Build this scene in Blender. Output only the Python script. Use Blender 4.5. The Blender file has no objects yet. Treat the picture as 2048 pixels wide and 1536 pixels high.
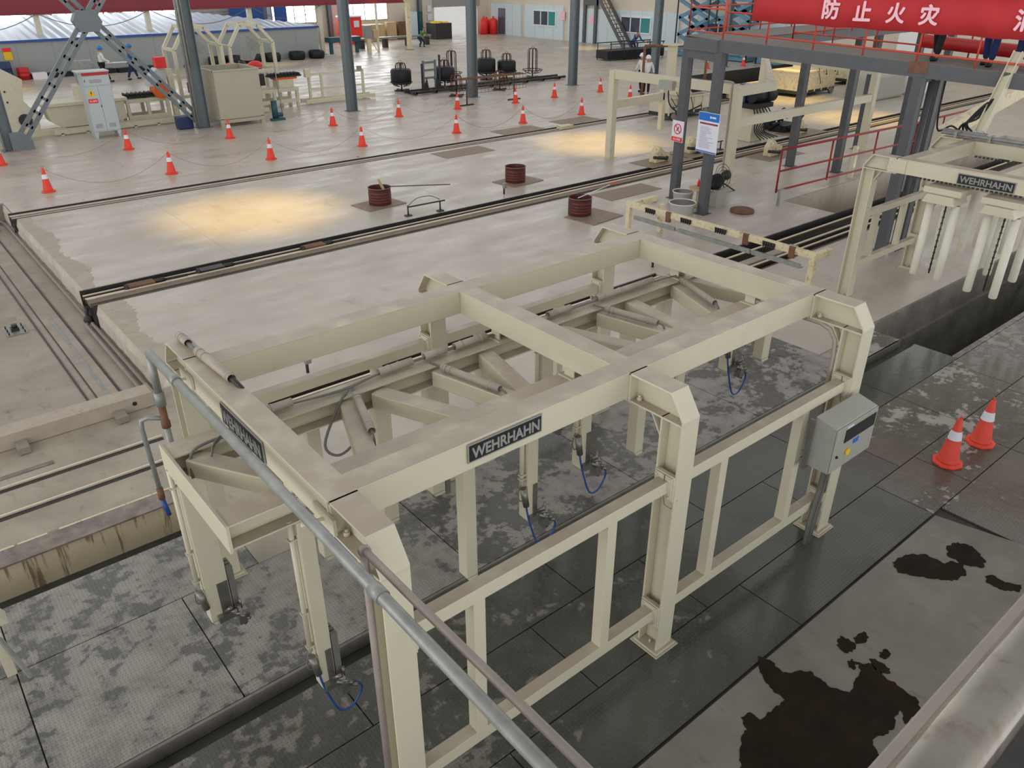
import bpy, bmesh, math, random
from mathutils import Vector, Matrix
random.seed(7)
PI = math.pi
scn = bpy.context.scene
COL = scn.collection

# ------------------------------------------------------------ camera, world, light
cd = bpy.data.cameras.new('camera'); cam = bpy.data.objects.new('camera', cd); COL.objects.link(cam)
scn.camera = cam
F_PX = 1565.0
cd.sensor_fit = 'HORIZONTAL'; cd.sensor_width = 36.0; cd.lens = 36.0 * F_PX / 2048.0
cd.clip_start = 0.05; cd.clip_end = 400
Mr = Matrix(((0.770342353, 0.301493158, -0.561849211), (-0.637630402, 0.364742746, -0.678520596), (0.000361106, 0.880945290, 0.473217989)))
cam.matrix_world = Matrix.Translation((-1.6915, -3.0954, 5.5191)) @ Mr.to_4x4()

scn.view_settings.view_transform = 'Standard'; scn.view_settings.look = 'None'
scn.view_settings.exposure = 0.27; scn.view_settings.gamma = 1.0; scn.view_settings.use_curve_mapping = False

w = bpy.data.worlds.new('world'); scn.world = w; w.use_nodes = True
nt = w.node_tree; nt.nodes.clear()
wo = nt.nodes.new('ShaderNodeOutputWorld'); bg = nt.nodes.new('ShaderNodeBackground')
tc = nt.nodes.new('ShaderNodeTexCoord'); sx = nt.nodes.new('ShaderNodeSeparateXYZ'); cr = nt.nodes.new('ShaderNodeValToRGB')
nt.links.new(tc.outputs['Generated'], sx.inputs[0]); nt.links.new(sx.outputs['Z'], cr.inputs[0])
cr.color_ramp.elements[0].position = 0.0; cr.color_ramp.elements[0].color = (1.0, 1.02, 1.06, 1)
el = cr.color_ramp.elements.new(.12); el.color = (1.0, 1.0, 1.0, 1); cr.color_ramp.elements[0].color = (1.5, 1.52, 1.56, 1)
cr.color_ramp.elements[2].position = 0.75; cr.color_ramp.elements[2].color = (0.40, 0.40, 0.40, 1)
nt.links.new(cr.outputs[0], bg.inputs[0]); bg.inputs[1].default_value = 1.06
nt.links.new(bg.outputs[0], wo.inputs[0])

def area(loc, aim, sx_, sy_, power, col=(1, 1, 1)):
    l = bpy.data.lights.new('hall_light', 'AREA'); l.shape = 'RECTANGLE'; l.size = sx_; l.size_y = sy_; l.energy = power; l.color = col
    o = bpy.data.objects.new('hall_light', l); COL.objects.link(o); o.location = loc
    o.rotation_euler = (Vector(aim) - Vector(loc)).to_track_quat('-Z', 'Y').to_euler(); return o
# daylight from the open hall side behind the camera's left, high up
area((-14, 4, 8), (4, 2, 0), 10, 5, 500, (1, 0.98, 0.93))
def spot(loc, power, ang, col=(1, 0.66, 0.13)):
    l = bpy.data.lights.new('high_bay_lamp', 'SPOT'); l.energy = power; l.spot_size = math.radians(ang); l.spot_blend = 1.0; l.color = col; l.shadow_soft_size = 0.25
    o = bpy.data.objects.new('high_bay_lamp', l); COL.objects.link(o); o.location = loc; return o
for sl in ((5.6, 16.0, 8), (18.6, 16.6, 8), (30.2, 13.4, 8), (32.5, 18.5, 8)):
    spot(sl, 2500, 40)
spot((42.6, 42.0, 8), 1400, 30); spot((29.5, 49.5, 5), 250, 50); spot((4, 44.5, 8), 1500, 40); spot((20, 46.5, 8), 900, 30)

# ------------------------------------------------------------ helpers
class MB:
    def __init__(s): s.v = []; s.f = []; s.sm = []
    def add(s, vs, fs, smooth=False):
        b = len(s.v); s.v += [Vector(x) for x in vs]
        s.f += [tuple(i + b for i in f) for f in fs]; s.sm += [smooth] * len(fs); return s
    def box(s, x0, x1, y0, y1, z0, z1):
        vs = [(x0, y0, z0), (x1, y0, z0), (x1, y1, z0), (x0, y1, z0), (x0, y0, z1), (x1, y0, z1), (x1, y1, z1), (x0, y1, z1)]
        return s.add(vs, [(0, 3, 2, 1), (4, 5, 6, 7), (0, 1, 5, 4), (1, 2, 6, 5), (2, 3, 7, 6), (3, 0, 4, 7)])
    def cb(s, c, d, rz=0):
        m = Matrix.Rotation(rz, 3, 'Z'); c = Vector(c); h = [q / 2 for q in d]
        vs = [c + m @ Vector((a * h[0], b * h[1], e * h[2])) for e in (-1, 1) for a, b in ((-1, -1), (1, -1), (1, 1), (-1, 1))]
        return s.add(vs, [(0, 3, 2, 1), (4, 5, 6, 7), (0, 1, 5, 4), (1, 2, 6, 5), (2, 3, 7, 6), (3, 0, 4, 7)])
    def frame(s, p0, p1, up):
        p0 = Vector(p0); p1 = Vector(p1); d = (p1 - p0).normalized(); u = Vector(up); u = u - d * u.dot(d)
        if u.length < 1e-5: u = Vector((1, 0, 0)) - d * d.x
        u.normalize(); return p0, p1, d, u, d.cross(u)
    def beam(s, p0, p1, wd, h, up=(0, 0, 1), off=(0, 0)):
        p0, p1, d, u, sd = s.frame(p0, p1, up)
        o = sd * off[0] + u * off[1]
        vs = [p + o + sd * a * wd / 2 + u * b * h / 2 for p in (p0, p1) for a, b in ((-1, -1), (1, -1), (1, 1), (-1, 1))]
        return s.add(vs, [(0, 3, 2, 1), (4, 5, 6, 7), (0, 1, 5, 4), (1, 2, 6, 5), (2, 3, 7, 6), (3, 0, 4, 7)])
    def hb(s, p0, p1, wd, h, up=(0, 0, 1), tf=.014, tw=.01):
        s.beam(p0, p1, wd, tf, up, (0, h / 2 - tf / 2)); s.beam(p0, p1, wd, tf, up, (0, -h / 2 + tf / 2)); s.beam(p0, p1, tw, h - 2 * tf, up); return s
    def tube(s, pts, r, n=8, cap=True):
        pts = [Vector(p) for p in pts]; rings = []; prev = None; vs = []
        for i, p in enumerate(pts):
            a = pts[max(i - 1, 0)]; b = pts[min(i + 1, len(pts) - 1)]; d = (b - a).normalized()
            if prev is None:
                u = Vector((0, 0, 1)) if abs(d.z) < .9 else Vector((1, 0, 0))
            else: u = prev
            u = (u - d * u.dot(d)).normalized(); prev = u; v = d.cross(u); rr = r[i] if isinstance(r, (list, tuple)) else r
            vs += [p + (u * math.cos(2 * PI * k / n) + v * math.sin(2 * PI * k / n)) * rr for k in range(n)]
        fs = [(i * n + k, i * n + (k + 1) % n, (i + 1) * n + (k + 1) % n, (i + 1) * n + k) for i in range(len(pts) - 1) for k in range(n)]
        s.add(vs, fs, True)
        if cap:
            s.f += [tuple(len(s.v) - len(vs) + k for k in reversed(range(n))), tuple(len(s.v) - n + k for k in range(n))]; s.sm += [False, False]
        return s
    def lathe(s, c, prof, n=20, cap=True):
        c = Vector(c); vs = [c + Vector((r * math.cos(2 * PI * k / n), r * math.sin(2 * PI * k / n), z)) for r, z in prof for k in range(n)]
        m = len(prof); fs = [(i * n + k, i * n + (k + 1) % n, (i + 1) * n + (k + 1) % n, (i + 1) * n + k) for i in range(m - 1) for k in range(n)]
        s.add(vs, fs, True)
        if cap:
            b = len(s.v) - len(vs)
            s.f += [tuple(b + k for k in reversed(range(n))), tuple(b + (m - 1) * n + k for k in range(n))]; s.sm += [False, False]
        return s
    def prism(s, poly, axis, a, b):
        # poly: 2-D outline; axis 'x': (y,z) outline extruded along x, 'y': (x,z), 'z': (x,y)
        def P(q, t): return {'x': (t, q[0], q[1]), 'y': (q[0], t, q[1]), 'z': (q[0], q[1], t)}[axis]
        n = len(poly); vs = [P(q, a) for q in poly] + [P(q, b) for q in poly]
        return s.add(vs, [tuple(range(n)), tuple(range(2 * n - 1, n - 1, -1))] + [(i, i + n, (i + 1) % n + n, (i + 1) % n) for i in range(n)])
    def ball(s, c, r, sc=(1, 1, 1), n=12, m=8):
        c = Vector(c); vs = []
        for i in range(m + 1):
            t = PI * i / m
            for k in range(n):
                vs.append(c + Vector((r * sc[0] * math.sin(t) * math.cos(2 * PI * k / n), r * sc[1] * math.sin(t) * math.sin(2 * PI * k / n), -r * sc[2] * math.cos(t))))
        return s.add(vs, [(i * n + k, i * n + (k + 1) % n, (i + 1) * n + (k + 1) % n, (i + 1) * n + k) for i in range(m) for k in range(n)], True)
    def build(s, name, mat, parent=None, bevel=0, label=None):
        me = bpy.data.meshes.new(name); o = bpy.data.objects.new(name, me); COL.objects.link(o)
        off = Vector((0, 0, 0)); p = parent
        while p is not None: off += p.location; p = p.parent
        me.from_pydata([tuple(v - off) for v in s.v], [], s.f)
        for i, q in enumerate(me.polygons): q.use_smooth = s.sm[i]
        bm = bmesh.new(); bm.from_mesh(me); bmesh.ops.recalc_face_normals(bm, faces=bm.faces); bm.to_mesh(me); bm.free()
        me.materials.append(mat)
        if parent is not None: o.parent = parent
        if bevel:
            b = o.modifiers.new('bevel', 'BEVEL'); b.width = bevel; b.segments = 2; b.limit_method = 'ANGLE'
        if label: o['label'] = label
        return o

def thing(name, label, cat, loc=(0, 0, 0), group=None):
    o = bpy.data.objects.new(name, None); COL.objects.link(o); o.location = loc; o.empty_display_size = .2
    o['label'] = label; o['category'] = cat
    if group: o['group'] = group
    return o
def tag(o, label, cat, group=None):
    o['label'] = label; o['category'] = cat
    if group: o['group'] = group
    return o
def struct(o): o['kind'] = 'structure'; return o
def copy_tree(o, parent=None):
    c = o.copy(); COL.objects.link(c)
    if parent is not None: c.parent = parent
    for ch in list(o.children): copy_tree(ch, c)
    return c
def place(src, loc, rz, label, first=[None]):
    r = copy_tree(src); r.location = loc; r.rotation_euler = (0, 0, rz); r['label'] = label; return r

# ------------------------------------------------------------ materials
def srgb(r, g, b):
    f = lambda c: (c / 255 / 12.92) if c / 255 <= .04045 else ((c / 255 + .055) / 1.055) ** 2.4
    return (f(r), f(g), f(b), 1)
class NM:
    def __init__(s, name):
        s.m = bpy.data.materials.new(name); s.m.use_nodes = True; s.t = s.m.node_tree; s.b = s.t.nodes['Principled BSDF']
        s.geo = None
    def n(s, ty, **k):
        q = s.t.nodes.new(ty)
        for a, v in k.items(): setattr(q, a, v)
        return q
    def l(s, a, b): s.t.links.new(a, b)
    def pos(s, rz=0):
        if s.geo is None: s.geo = s.n('ShaderNodeNewGeometry')
        return s.geo.outputs['Position']
    def obj(s): return s.n('ShaderNodeTexCoord').outputs['Object']
    def math(s, op, a, b=None, c=None):
        q = s.n('ShaderNodeMath', operation=op)
        for i, x in enumerate((a, b, c)):
            if x is None: continue
            if isinstance(x, (int, float)): q.inputs[i].default_value = x
            else: s.l(x, q.inputs[i])
        return q.outputs[0]
    def noise(s, vec, scale, det=4, rough=.55, dist=0, scl=None):
        q = s.n('ShaderNodeTexNoise'); q.inputs['Scale'].default_value = scale; q.inputs['Detail'].default_value = det
        q.inputs['Roughness'].default_value = rough; q.inputs['Distortion'].default_value = dist
        if scl:
            mp = s.n('ShaderNodeMapping'); mp.inputs['Scale'].default_value = scl; s.l(vec, mp.inputs[0]); vec = mp.outputs[0]
        s.l(vec, q.inputs['Vector']); return q.outputs['Fac']
    def ramp(s, fac, stops):
        q = s.n('ShaderNodeValToRGB'); e = q.color_ramp.elements
        while len(e) < len(stops): e.new(.5)
        for i, (p, c) in enumerate(stops):
            e[i].position = p; e[i].color = c if len(c) == 4 else (*c, 1)
        s.l(fac, q.inputs[0]); return q.outputs['Color']
    def step(s, fac, a, b): # smooth map a..b -> 0..1
        q = s.n('ShaderNodeMapRange'); q.interpolation_type = 'SMOOTHSTEP'
        q.inputs[1].default_value = a; q.inputs[2].default_value = b; s.l(fac, q.inputs[0]); return q.outputs[0]
    def mix(s, fac, a, b):
        q = s.n('ShaderNodeMix', data_type='RGBA')
        if isinstance(fac, (int, float)): q.inputs[0].default_value = fac
        else: s.l(fac, q.inputs[0])
        for i, x in ((6, a), (7, b)):
            if isinstance(x, tuple): q.inputs[i].default_value = x
            else: s.l(x, q.inputs[i])
        return q.outputs[2]
    def base(s, c):
        if isinstance(c, tuple): s.b.inputs['Base Color'].default_value = c
        else: s.l(c, s.b.inputs['Base Color'])
    def rough(s, r):
        if isinstance(r, (int, float)): s.b.inputs['Roughness'].default_value = r
        else: s.l(r, s.b.inputs['Roughness'])
    def bump(s, h, st=.3, d=.01):
        q = s.n('ShaderNodeBump'); q.inputs['Strength'].default_value = st; q.inputs['Distance'].default_value = d
        s.l(h, q.inputs['Height']); s.l(q.outputs[0], s.b.inputs['Normal'])
    def f(s, r=None, me=None, sp=None):
        if r is not None: s.rough(r)
        if me is not None: s.b.inputs['Metallic'].default_value = me
        if sp is not None: s.b.inputs['Specular IOR Level'].default_value = sp
        return s.m

def paint(name, col, r=.45, me=0, var=.12, dirt=.0, dcol=None, scale=6, dust_shade=None):
    m = NM(name); p = m.obj(); n = m.noise(p, scale, 5)
    dk = tuple(c * (1 - var) for c in col[:3]) + (1,); lt = tuple(min(1, c * (1 + var * .5)) for c in col[:3]) + (1,)
    c = m.ramp(n, [(.3, dk), (.7, lt)])
    if dirt:
        n2 = m.noise(p, scale * 1.7, 6, .65, .6); c = m.mix(m.math('MULTIPLY', m.step(n2, .52, .72), dirt), c, dcol or (.08, .05, .03, 1))
    if dust_shade:  # top faces take a dust colour, darkened to stand in for weak overhead light
        g = m.n('ShaderNodeNewGeometry'); s3 = m.n('ShaderNodeSeparateXYZ'); m.l(g.outputs['Normal'], s3.inputs[0])
        up = m.step(s3.outputs['Z'], .75, .95); n3 = m.noise(m.pos(), 3, 5)
        c = m.mix(m.math('MULTIPLY', up, m.step(n3, .1, .6)), c, dust_shade)
    m.base(c); return m.f(r, me)

M = {}
M['cream'] = paint('cream_enamel', srgb(208, 202, 178), .42, var=.03, dirt=.12, dcol=srgb(160, 146, 120), scale=1.6, dust_shade=srgb(170, 158, 142))  # top colour holds both dust and the dimmer light from above
M['cream2'] = paint('cream_enamel_worn', srgb(222, 208, 172), .5, var=.08, dirt=.7, dcol=srgb(96, 78, 60), scale=5)
M['cream3'] = paint('cream_enamel_far', srgb(214, 208, 184), .5, var=.06)
M['steel_dk'] = paint('grey_structural_paint', srgb(84, 86, 90), .5, var=.1)
M['col'] = paint('column_paint', srgb(112, 122, 126), .45, var=.08)
M['galv'] = paint('galvanised_steel', srgb(150, 152, 148), .45, .3, var=.2, dirt=.5, dcol=srgb(140, 128, 118), scale=9)
M['pipe_grey'] = paint('dusty_pipe', srgb(150, 140, 132), .5, .1, var=.1)
M['pvc'] = paint('grey_conduit', srgb(170, 160, 148), .5, var=.08)
M['cable'] = paint('grey_cable', srgb(112, 112, 106), .55, var=.15)
M['black'] = paint('black_rubber', srgb(28, 29, 31), .6, var=.2)
M['dkmetal'] = paint('dark_metal', srgb(66, 64, 62), .5, .4, var=.25)
M['steel'] = paint('bare_steel', srgb(140, 138, 132), .35, .7, var=.2)
M['rail'] = paint('rail_steel', srgb(226, 212, 192), .45, .1, var=.1)
M['railweb'] = paint('greasy_rail_side', srgb(84, 70, 58), .6, .1, var=.3, dirt=.6, dcol=srgb(40, 34, 28), scale=2)
M['flange'] = paint('brown_track_flange', srgb(128, 112, 94), .6, .1, var=.25, dirt=.5, dcol=srgb(70, 60, 50), scale=2)
M['blue'] = paint('blue_hose', srgb(30, 78, 150), .4)
M['bluetrim'] = paint('blue_trim', srgb(40, 84, 160), .5)
M['blueroof'] = paint('pale_roof_sheet', srgb(196, 208, 226), .45, var=.04)
M['navy'] = paint('navy_cloth', srgb(28, 46, 92), .85)
M['cloth_blue'] = paint('blue_work_cloth', srgb(44, 92, 150), .85)
M['cloth_black'] = paint('black_cloth', srgb(24, 24, 28), .85)
M['cloth_white'] = paint('white_cloth', srgb(226, 224, 224), .8)
M['skin'] = paint('skin', srgb(186, 138, 112), .55)
M['hat_blue'] = paint('blue_helmet', srgb(40, 128, 196), .35)
M['hat_white'] = paint('white_helmet', srgb(236, 236, 236), .35)
M['hair'] = paint('hair', srgb(22, 20, 20), .7)
M['cone'] = paint('orange_red_plastic', srgb(236, 62, 34), .42, var=.05)
M['cone_dirty'] = paint('dusty_orange_plastic', srgb(232, 70, 48), .5, var=.08, dirt=.35, dcol=srgb(190, 130, 110), scale=8)
M['white'] = paint('white_plastic', srgb(235, 234, 236), .45, var=.03)
M['band'] = paint('reflective_white', srgb(232, 232, 240), .35, var=.02)
M['orange'] = paint('orange_enamel', srgb(236, 112, 44), .4)
M['red'] = paint('red_enamel', srgb(196, 36, 36), .42, var=.1)
M['redbright'] = paint('bright_red', srgb(235, 50, 46), .45, var=.05)
M['barrel'] = paint('oxide_red_drum', srgb(88, 30, 26), .42, var=.25, dirt=.4, dcol=(.03, .015, .01, 1))
M['crane'] = paint('crane_red', srgb(132, 40, 54), .45, var=.06)
M['rail_red'] = paint('red_railing', srgb(204, 74, 50), .5, var=.08)
M['rail_red2'] = paint('dark_red_railing', srgb(150, 44, 40), .5, var=.08)
M['shed'] = paint('grey_shed_sheet', srgb(158, 162, 160), .55, var=.03, scale=1)
M['cabinet'] = paint('cabinet_grey', srgb(188, 196, 200), .45, var=.02)
M['box'] = paint('enclosure_grey', srgb(164, 164, 154), .42, var=.04)
M['wood'] = paint('plywood', srgb(196, 168, 128), .7, var=.15)
M['brick'] = paint('orange_brick', srgb(190, 110, 76), .8, var=.15)
M['teal'] = paint('teal_enamel', srgb(36, 84, 96), .45)
M['dkblue'] = paint('dark_blue_plastic', srgb(30, 50, 96), .4)
M['liftblue'] = paint('lift_blue', srgb(98, 142, 168), .5, var=.1)
M['office'] = paint('office_panel', srgb(208, 222, 226), .55, var=.03, scale=1)
M['wall'] = paint('wall_render', srgb(214, 204, 186), .7, var=.06, scale=1)
M['shutter'] = paint('roller_shutter', srgb(176, 170, 168), .5)
M['frame_white'] = paint('window_frame', srgb(236, 240, 242), .4, var=.02)
M['yellow'] = paint('sign_yellow', srgb(236, 196, 30), .5, var=.02)
M['signblue'] = paint('sign_blue', srgb(24, 112, 200), .4, var=.02)
M['paper'] = paint('sign_white', srgb(226, 228, 238), .5, var=.02)
M['ink'] = paint('print_grey', srgb(150, 156, 176), .6)
M['plate_black'] = paint('nameplate_black', srgb(26, 27, 30), .4)
M['plate_grey'] = paint('nameplate_silver', srgb(146, 146, 142), .5, var=.03)
M['banner'] = paint('red_banner_cloth', srgb(188, 44, 48), .75, var=.06, scale=2)
M['letter'] = paint('pink_white_letter', srgb(248, 196, 208), .7, var=.02)
M['green'] = paint('green_cloth', srgb(70, 130, 60), .8)
M['pad'] = paint('grey_pad', srgb(118, 114, 108), .7, dirt=.5, dcol=srgb(60, 130, 100), scale=14)
M['tank'] = paint('tank_beige', srgb(178, 172, 154), .5, var=.04)
M['rust'] = paint('rusty_steel', srgb(120, 84, 62), .75, var=.3)
M['deckplate'] = paint('deck_plate', srgb(112, 106, 100), .7, var=.12)
M['coil'] = paint('black_wire', srgb(34, 36, 40), .5, .3, var=.4, scale=20)
def glass(name, col):
    m = NM(name); m.base(col); return m.f(.08, 0, .8)
M['glass'] = glass('dark_window_glass', srgb(78, 84, 98)); M['glassgreen'] = glass('green_window_glass', srgb(70, 150, 150))
def daypane():
    m = NM('daylit_pane'); m.base((.9, .95, 1, 1)); m.b.inputs['Emission Color'].default_value = (.95, 1, 1, 1); m.b.inputs['Emission Strength'].default_value = 5; return m.f(.3)
M['day'] = daypane()

def concrete(name, lo, hi, stain, rlo=.22, rhi=.5, sc=.5, dark=.5, fine=.15):
    m = NM(name); p = m.pos()
    n1 = m.noise(p, sc, 6, .6, .4); n2 = m.noise(p, sc * 5, 7, .65, .3, (1, .45, 1)); n3 = m.noise(p, 30, 3)
    c = m.ramp(n1, [(.3, lo), (.7, hi)])
    c = m.mix(m.math('MULTIPLY', m.step(n2, .56, .76), dark), c, stain)
    c = m.mix(m.math('MULTIPLY', m.step(n3, .55, .8), fine), c, stain)
    m.base(c)
    r = m.n('ShaderNodeMapRange'); r.inputs[1].default_value = .35; r.inputs[2].default_value = .65; r.inputs[3].default_value = rlo; r.inputs[4].default_value = rhi
    m.l(m.noise(p, sc * 2.2, 5, .6, 0, (.5, 1.6, 1)), r.inputs[0]); m.rough(r.outputs[0])
    m.bump(n3, .06, .004); return m.f(sp=.5)
M['floor'] = concrete('polished_concrete', srgb(174, 164, 152), srgb(196, 187, 175), srgb(142, 132, 118))
M['pit'] = concrete('pit_concrete', srgb(150, 138, 126), srgb(178, 168, 154), srgb(112, 100, 90), .6, .85, .8, .7)
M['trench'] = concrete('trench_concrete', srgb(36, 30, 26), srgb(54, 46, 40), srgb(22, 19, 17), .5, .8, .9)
M['pitwall'] = concrete('rough_wall', srgb(96, 92, 84), srgb(150, 146, 136), srgb(56, 56, 50), .6, .85, 1.2, .8)
M['slabface'] = concrete('cast_slab_edge', srgb(186, 176, 162), srgb(210, 202, 190), srgb(150, 138, 124), .6, .85, 1.6, .6)
M['slabdirt'] = concrete('dusty_slab_border', srgb(170, 158, 142), srgb(184, 174, 160), srgb(140, 126, 110), .6, .85, 3, .7)
M['darkslab'] = concrete('dark_slab', srgb(104, 100, 90), srgb(134, 128, 116), srgb(78, 74, 66), .35, .6, 1.1, .5)  # darker grey-brown concrete for the near slab
M['dustfloor'] = concrete('dusty_plate', srgb(150, 140, 126), srgb(178, 168, 152), srgb(112, 104, 94), .55, .8, 1.2, .6)

def checker(name, dry, wet, bias, xgrad=0.0, ygrad=0.0, pitch=.034, spot=1.0):
    m = NM(name); p = m.pos(); s3 = m.n('ShaderNodeSeparateXYZ'); m.l(p, s3.inputs[0]); X, Y = s3.outputs['X'], s3.outputs['Y']
    a = m.math('DIVIDE', X, pitch); b = m.math('DIVIDE', Y, pitch)
    par = m.math('MODULO', m.math('ADD', m.math('FLOOR', a), m.math('FLOOR', b)), 2.0); par = m.math('ABSOLUTE', par)
    fx = m.math('SUBTRACT', m.math('FRACT', a), .5); fy = m.math('SUBTRACT', m.math('FRACT', b), .5)
    fx = m.math('ABSOLUTE', fx); fy = m.math('ABSOLUTE', fy)
    def mixv(t, u, v): return m.math('ADD', m.math('MULTIPLY', u, m.math('SUBTRACT', 1.0, t)), m.math('MULTIPLY', v, t))
    u = mixv(par, fx, fy); v = mixv(par, fy, fx)
    d = m.math('ADD', m.math('POWER', m.math('DIVIDE', u, .46), 2.0), m.math('POWER', m.math('DIVIDE', v, .15), 2.0))
    h = m.n('ShaderNodeMapRange'); h.interpolation_type = 'SMOOTHSTEP'; h.inputs[1].default_value = 1.1; h.inputs[2].default_value = .3; m.l(d, h.inputs[0]); h = h.outputs[0]
    big = m.noise(p, .75, 5, .6, .5); mid = m.noise(p, 3.2, 6, .62, .4); sm = m.noise(p, 11, 4, .55)
    t = m.math('ADD', m.math('MULTIPLY', big, .42), m.math('MULTIPLY', mid, .34))
    t = m.math('ADD', t, m.math('MULTIPLY', sm, .24 * spot))
    t = m.math('ADD', t, m.math('MULTIPLY', X, xgrad)); t = m.math('ADD', t, m.math('MULTIPLY', Y, ygrad)); t = m.math('ADD', t, bias)
    wetf = m.step(t, .48, .515)
    dryc = m.mix(m.step(mid, .35, .7), dry, tuple(c * .62 for c in dry[:3]) + (1,))
    wetc = m.mix(m.step(big, .3, .7), wet, tuple(c * 1.5 for c in wet[:3]) + (1,))
    c = m.mix(wetf, dryc, wetc); m.base(c)
    pool = m.step(t, .52, .57)
    r = m.n('ShaderNodeMapRange'); r.inputs[1].default_value = 0; r.inputs[2].default_value = 1; r.inputs[3].default_value = .62; r.inputs[4].default_value = .34
    m.l(wetf, r.inputs[0]); rr = m.math('SUBTRACT', r.outputs[0], m.math('MULTIPLY', pool, .2)); m.rough(rr)
    m.bump(m.math('ADD', h, m.math('MULTIPLY', sm, .2)), .9, .011)
    m.b.inputs['Metallic'].default_value = .15
    return m.m
M['slotface'] = concrete('slot_face', srgb(104, 100, 94), srgb(132, 128, 120), srgb(70, 68, 64), .5, .8, 2, .6)
M['slot'] = concrete('slot_bottom', srgb(50, 50, 46), srgb(70, 70, 64), srgb(34, 34, 30), .5, .8, 2, .6)
M['plate_far'] = checker('checker_plate_dusty', srgb(156, 152, 145), srgb(88, 88, 84), -.028)
M['plate_mid'] = checker('checker_plate_wet', srgb(158, 154, 148), srgb(80, 80, 76), -.005, 0.0)
M['plate_near'] = checker('checker_plate_dark', srgb(128, 122, 114), srgb(74, 75, 70), .035, .02)
M['plate_right'] = checker('plate_damp', srgb(172, 168, 160), srgb(88, 84, 76), .04, .0, -.02)
M['mud'] = concrete('wet_mud', srgb(30, 23, 14), srgb(44, 33, 22), srgb(18, 14, 9), .7, .9, 3, .5)
M['mud'].node_tree.nodes['Principled BSDF'].inputs['Specular IOR Level'].default_value = .15

def dripface():
    m = NM('stained_cream_face'); p = m.pos()
    st = m.noise(p, 1, 5, .6, .3, (7, 1, .7)); s3 = m.n('ShaderNodeSeparateXYZ'); m.l(p, s3.inputs[0])
    z = m.step(s3.outputs['Z'], -.75, .05)
    f = m.math('MULTIPLY', m.step(m.math('ADD', st, m.math('MULTIPLY', z, .12)), .63, .70), .75)
    c = m.mix(f, m.ramp(m.noise(p, 3, 4), [(.3, srgb(214, 200, 168)), (.7, srgb(228, 214, 182))]), srgb(112, 84, 52)); m.base(c); return m.f(.6)
M['drip'] = dripface()
M['ridge'] = concrete('wet_rubber_ridge', srgb(92, 84, 78), srgb(150, 136, 124), srgb(70, 64, 62), .25, .5, 4, .7)

# ------------------------------------------------------------ text
def text_verts(body, size, extr, bold=0.0):
    cu = bpy.data.curves.new('txt', 'FONT'); cu.body = body; cu.size = size; cu.extrude = extr; cu.offset = bold; cu.align_x = 'CENTER'; cu.align_y = 'CENTER'
    o = bpy.data.objects.new('txt', cu); COL.objects.link(o)
    dg = bpy.context.evaluated_depsgraph_get(); me = bpy.data.meshes.new_from_object(o.evaluated_get(dg))
    vs = [v.co.copy() for v in me.vertices]; fs = [tuple(q.vertices) for q in me.polygons]
    bpy.data.objects.remove(o); bpy.data.curves.remove(cu); bpy.data.meshes.remove(me); return vs, fs
def put_text(body, size, c, xdir, ydir, mat, parent, name='lettering', w=None, h=None, bold=0.0, extr=.002, label=None, thick=0):
    vs, fs = text_verts(body, size, extr, bold)
    if not vs: return None
    xs = [v.x for v in vs]; ys = [v.y for v in vs]; sx_ = (w / (max(xs) - min(xs))) if w else 1; sy_ = (h / (max(ys) - min(ys))) if h else sx_
    mx, my = (max(xs) + min(xs)) / 2, (max(ys) + min(ys)) / 2
    X = Vector(xdir).normalized(); Y = Vector(ydir).normalized(); Z = X.cross(Y); c = Vector(c)
    m = MB(); m.add([c + X * (v.x - mx) * sx_ + Y * (v.y - my) * sy_ + Z * v.z for v in vs], fs)
    for k in range(8 if thick else 0): m.add([c + X * ((v.x - mx) * sx_ + thick * math.cos(k * PI / 4)) + Y * ((v.y - my) * sy_ + thick * math.sin(k * PI / 4)) + Z * (v.z + .0003 * (k + 1)) for v in vs], fs)
    return m.build(name, mat, parent, label=label)
def nameplate(parent, c, xd, yd, wd, ht):
    X = Vector(xd).normalized(); Y = Vector(yd).normalized(); Z = X.cross(Y); c = Vector(c)
    m = MB(); m.beam(c - X * wd / 2 + Z * .004, c + X * wd / 2 + Z * .004, .008, ht, Y); f = m.build('nameplate', M['plate_grey'], parent, label='black nameplate with a silver rim and silver capitals')
    m = MB(); m.beam(c - X * (wd / 2 - .012) + Z * .0095, c + X * (wd / 2 - .012) + Z * .0095, .004, ht - .024, Y); m.build('nameplate_panel', M['plate_black'], f)
    put_text('WEHRHAHN', .1, c + Z * .0135, X, Y, M['plate_grey'], f, w=wd * .9, h=ht * .56, extr=.0015, thick=.0035)

# ============================================================ SETTING
def slab(name, mat, x0, x1, y0, y1, z=0.0, th=.3):
    return struct(MB().box(x0, x1, y0, y1, z - th, z).build(name, mat))
XE = .97
# concrete hall floor in bands between the sunken tracks
slab('floor', M['floor'], XE, 60, 19.75, 58.0, 0, .6)
slab('floor', M['floor'], -30, XE, 21.0, 58.0, 0, .6)
slab('floor', M['floor'], XE, 60, 12.95, 19.15, 0, .6)
slab('floor', M['floor'], XE, 60, 8.15, 12.03, 0, .6)
slab('floor', M['floor'], XE, 16.9, 6.6, 8.15, 0, .6)
slab('floor', M['floor'], 31, 60, 6.6, 8.15, 0, .6)
slab('floor', M['dustfloor'], .3, 1.7, 3.46, 5.4, -.002, .6)
slab('floor', M['floor'], 1.7, 10.9, 3.46, 6.4, -.002, .6)
slab('floor_platform', M['dustfloor'], .45, XE, 5.4, 8.0, 0, .5)
slab('floor', M['floor'], 10.1, 11.9, 5.4, 6.6, 0, .3)
slab('floor', M['floor'], 10.9, 60, 2.55, 5.4, 0, .35)
struct(MB().box(10.86, 10.9, 2.42, 5.4, -.6, -.001).build('wall_slab_end', M['pitwall']))
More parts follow.
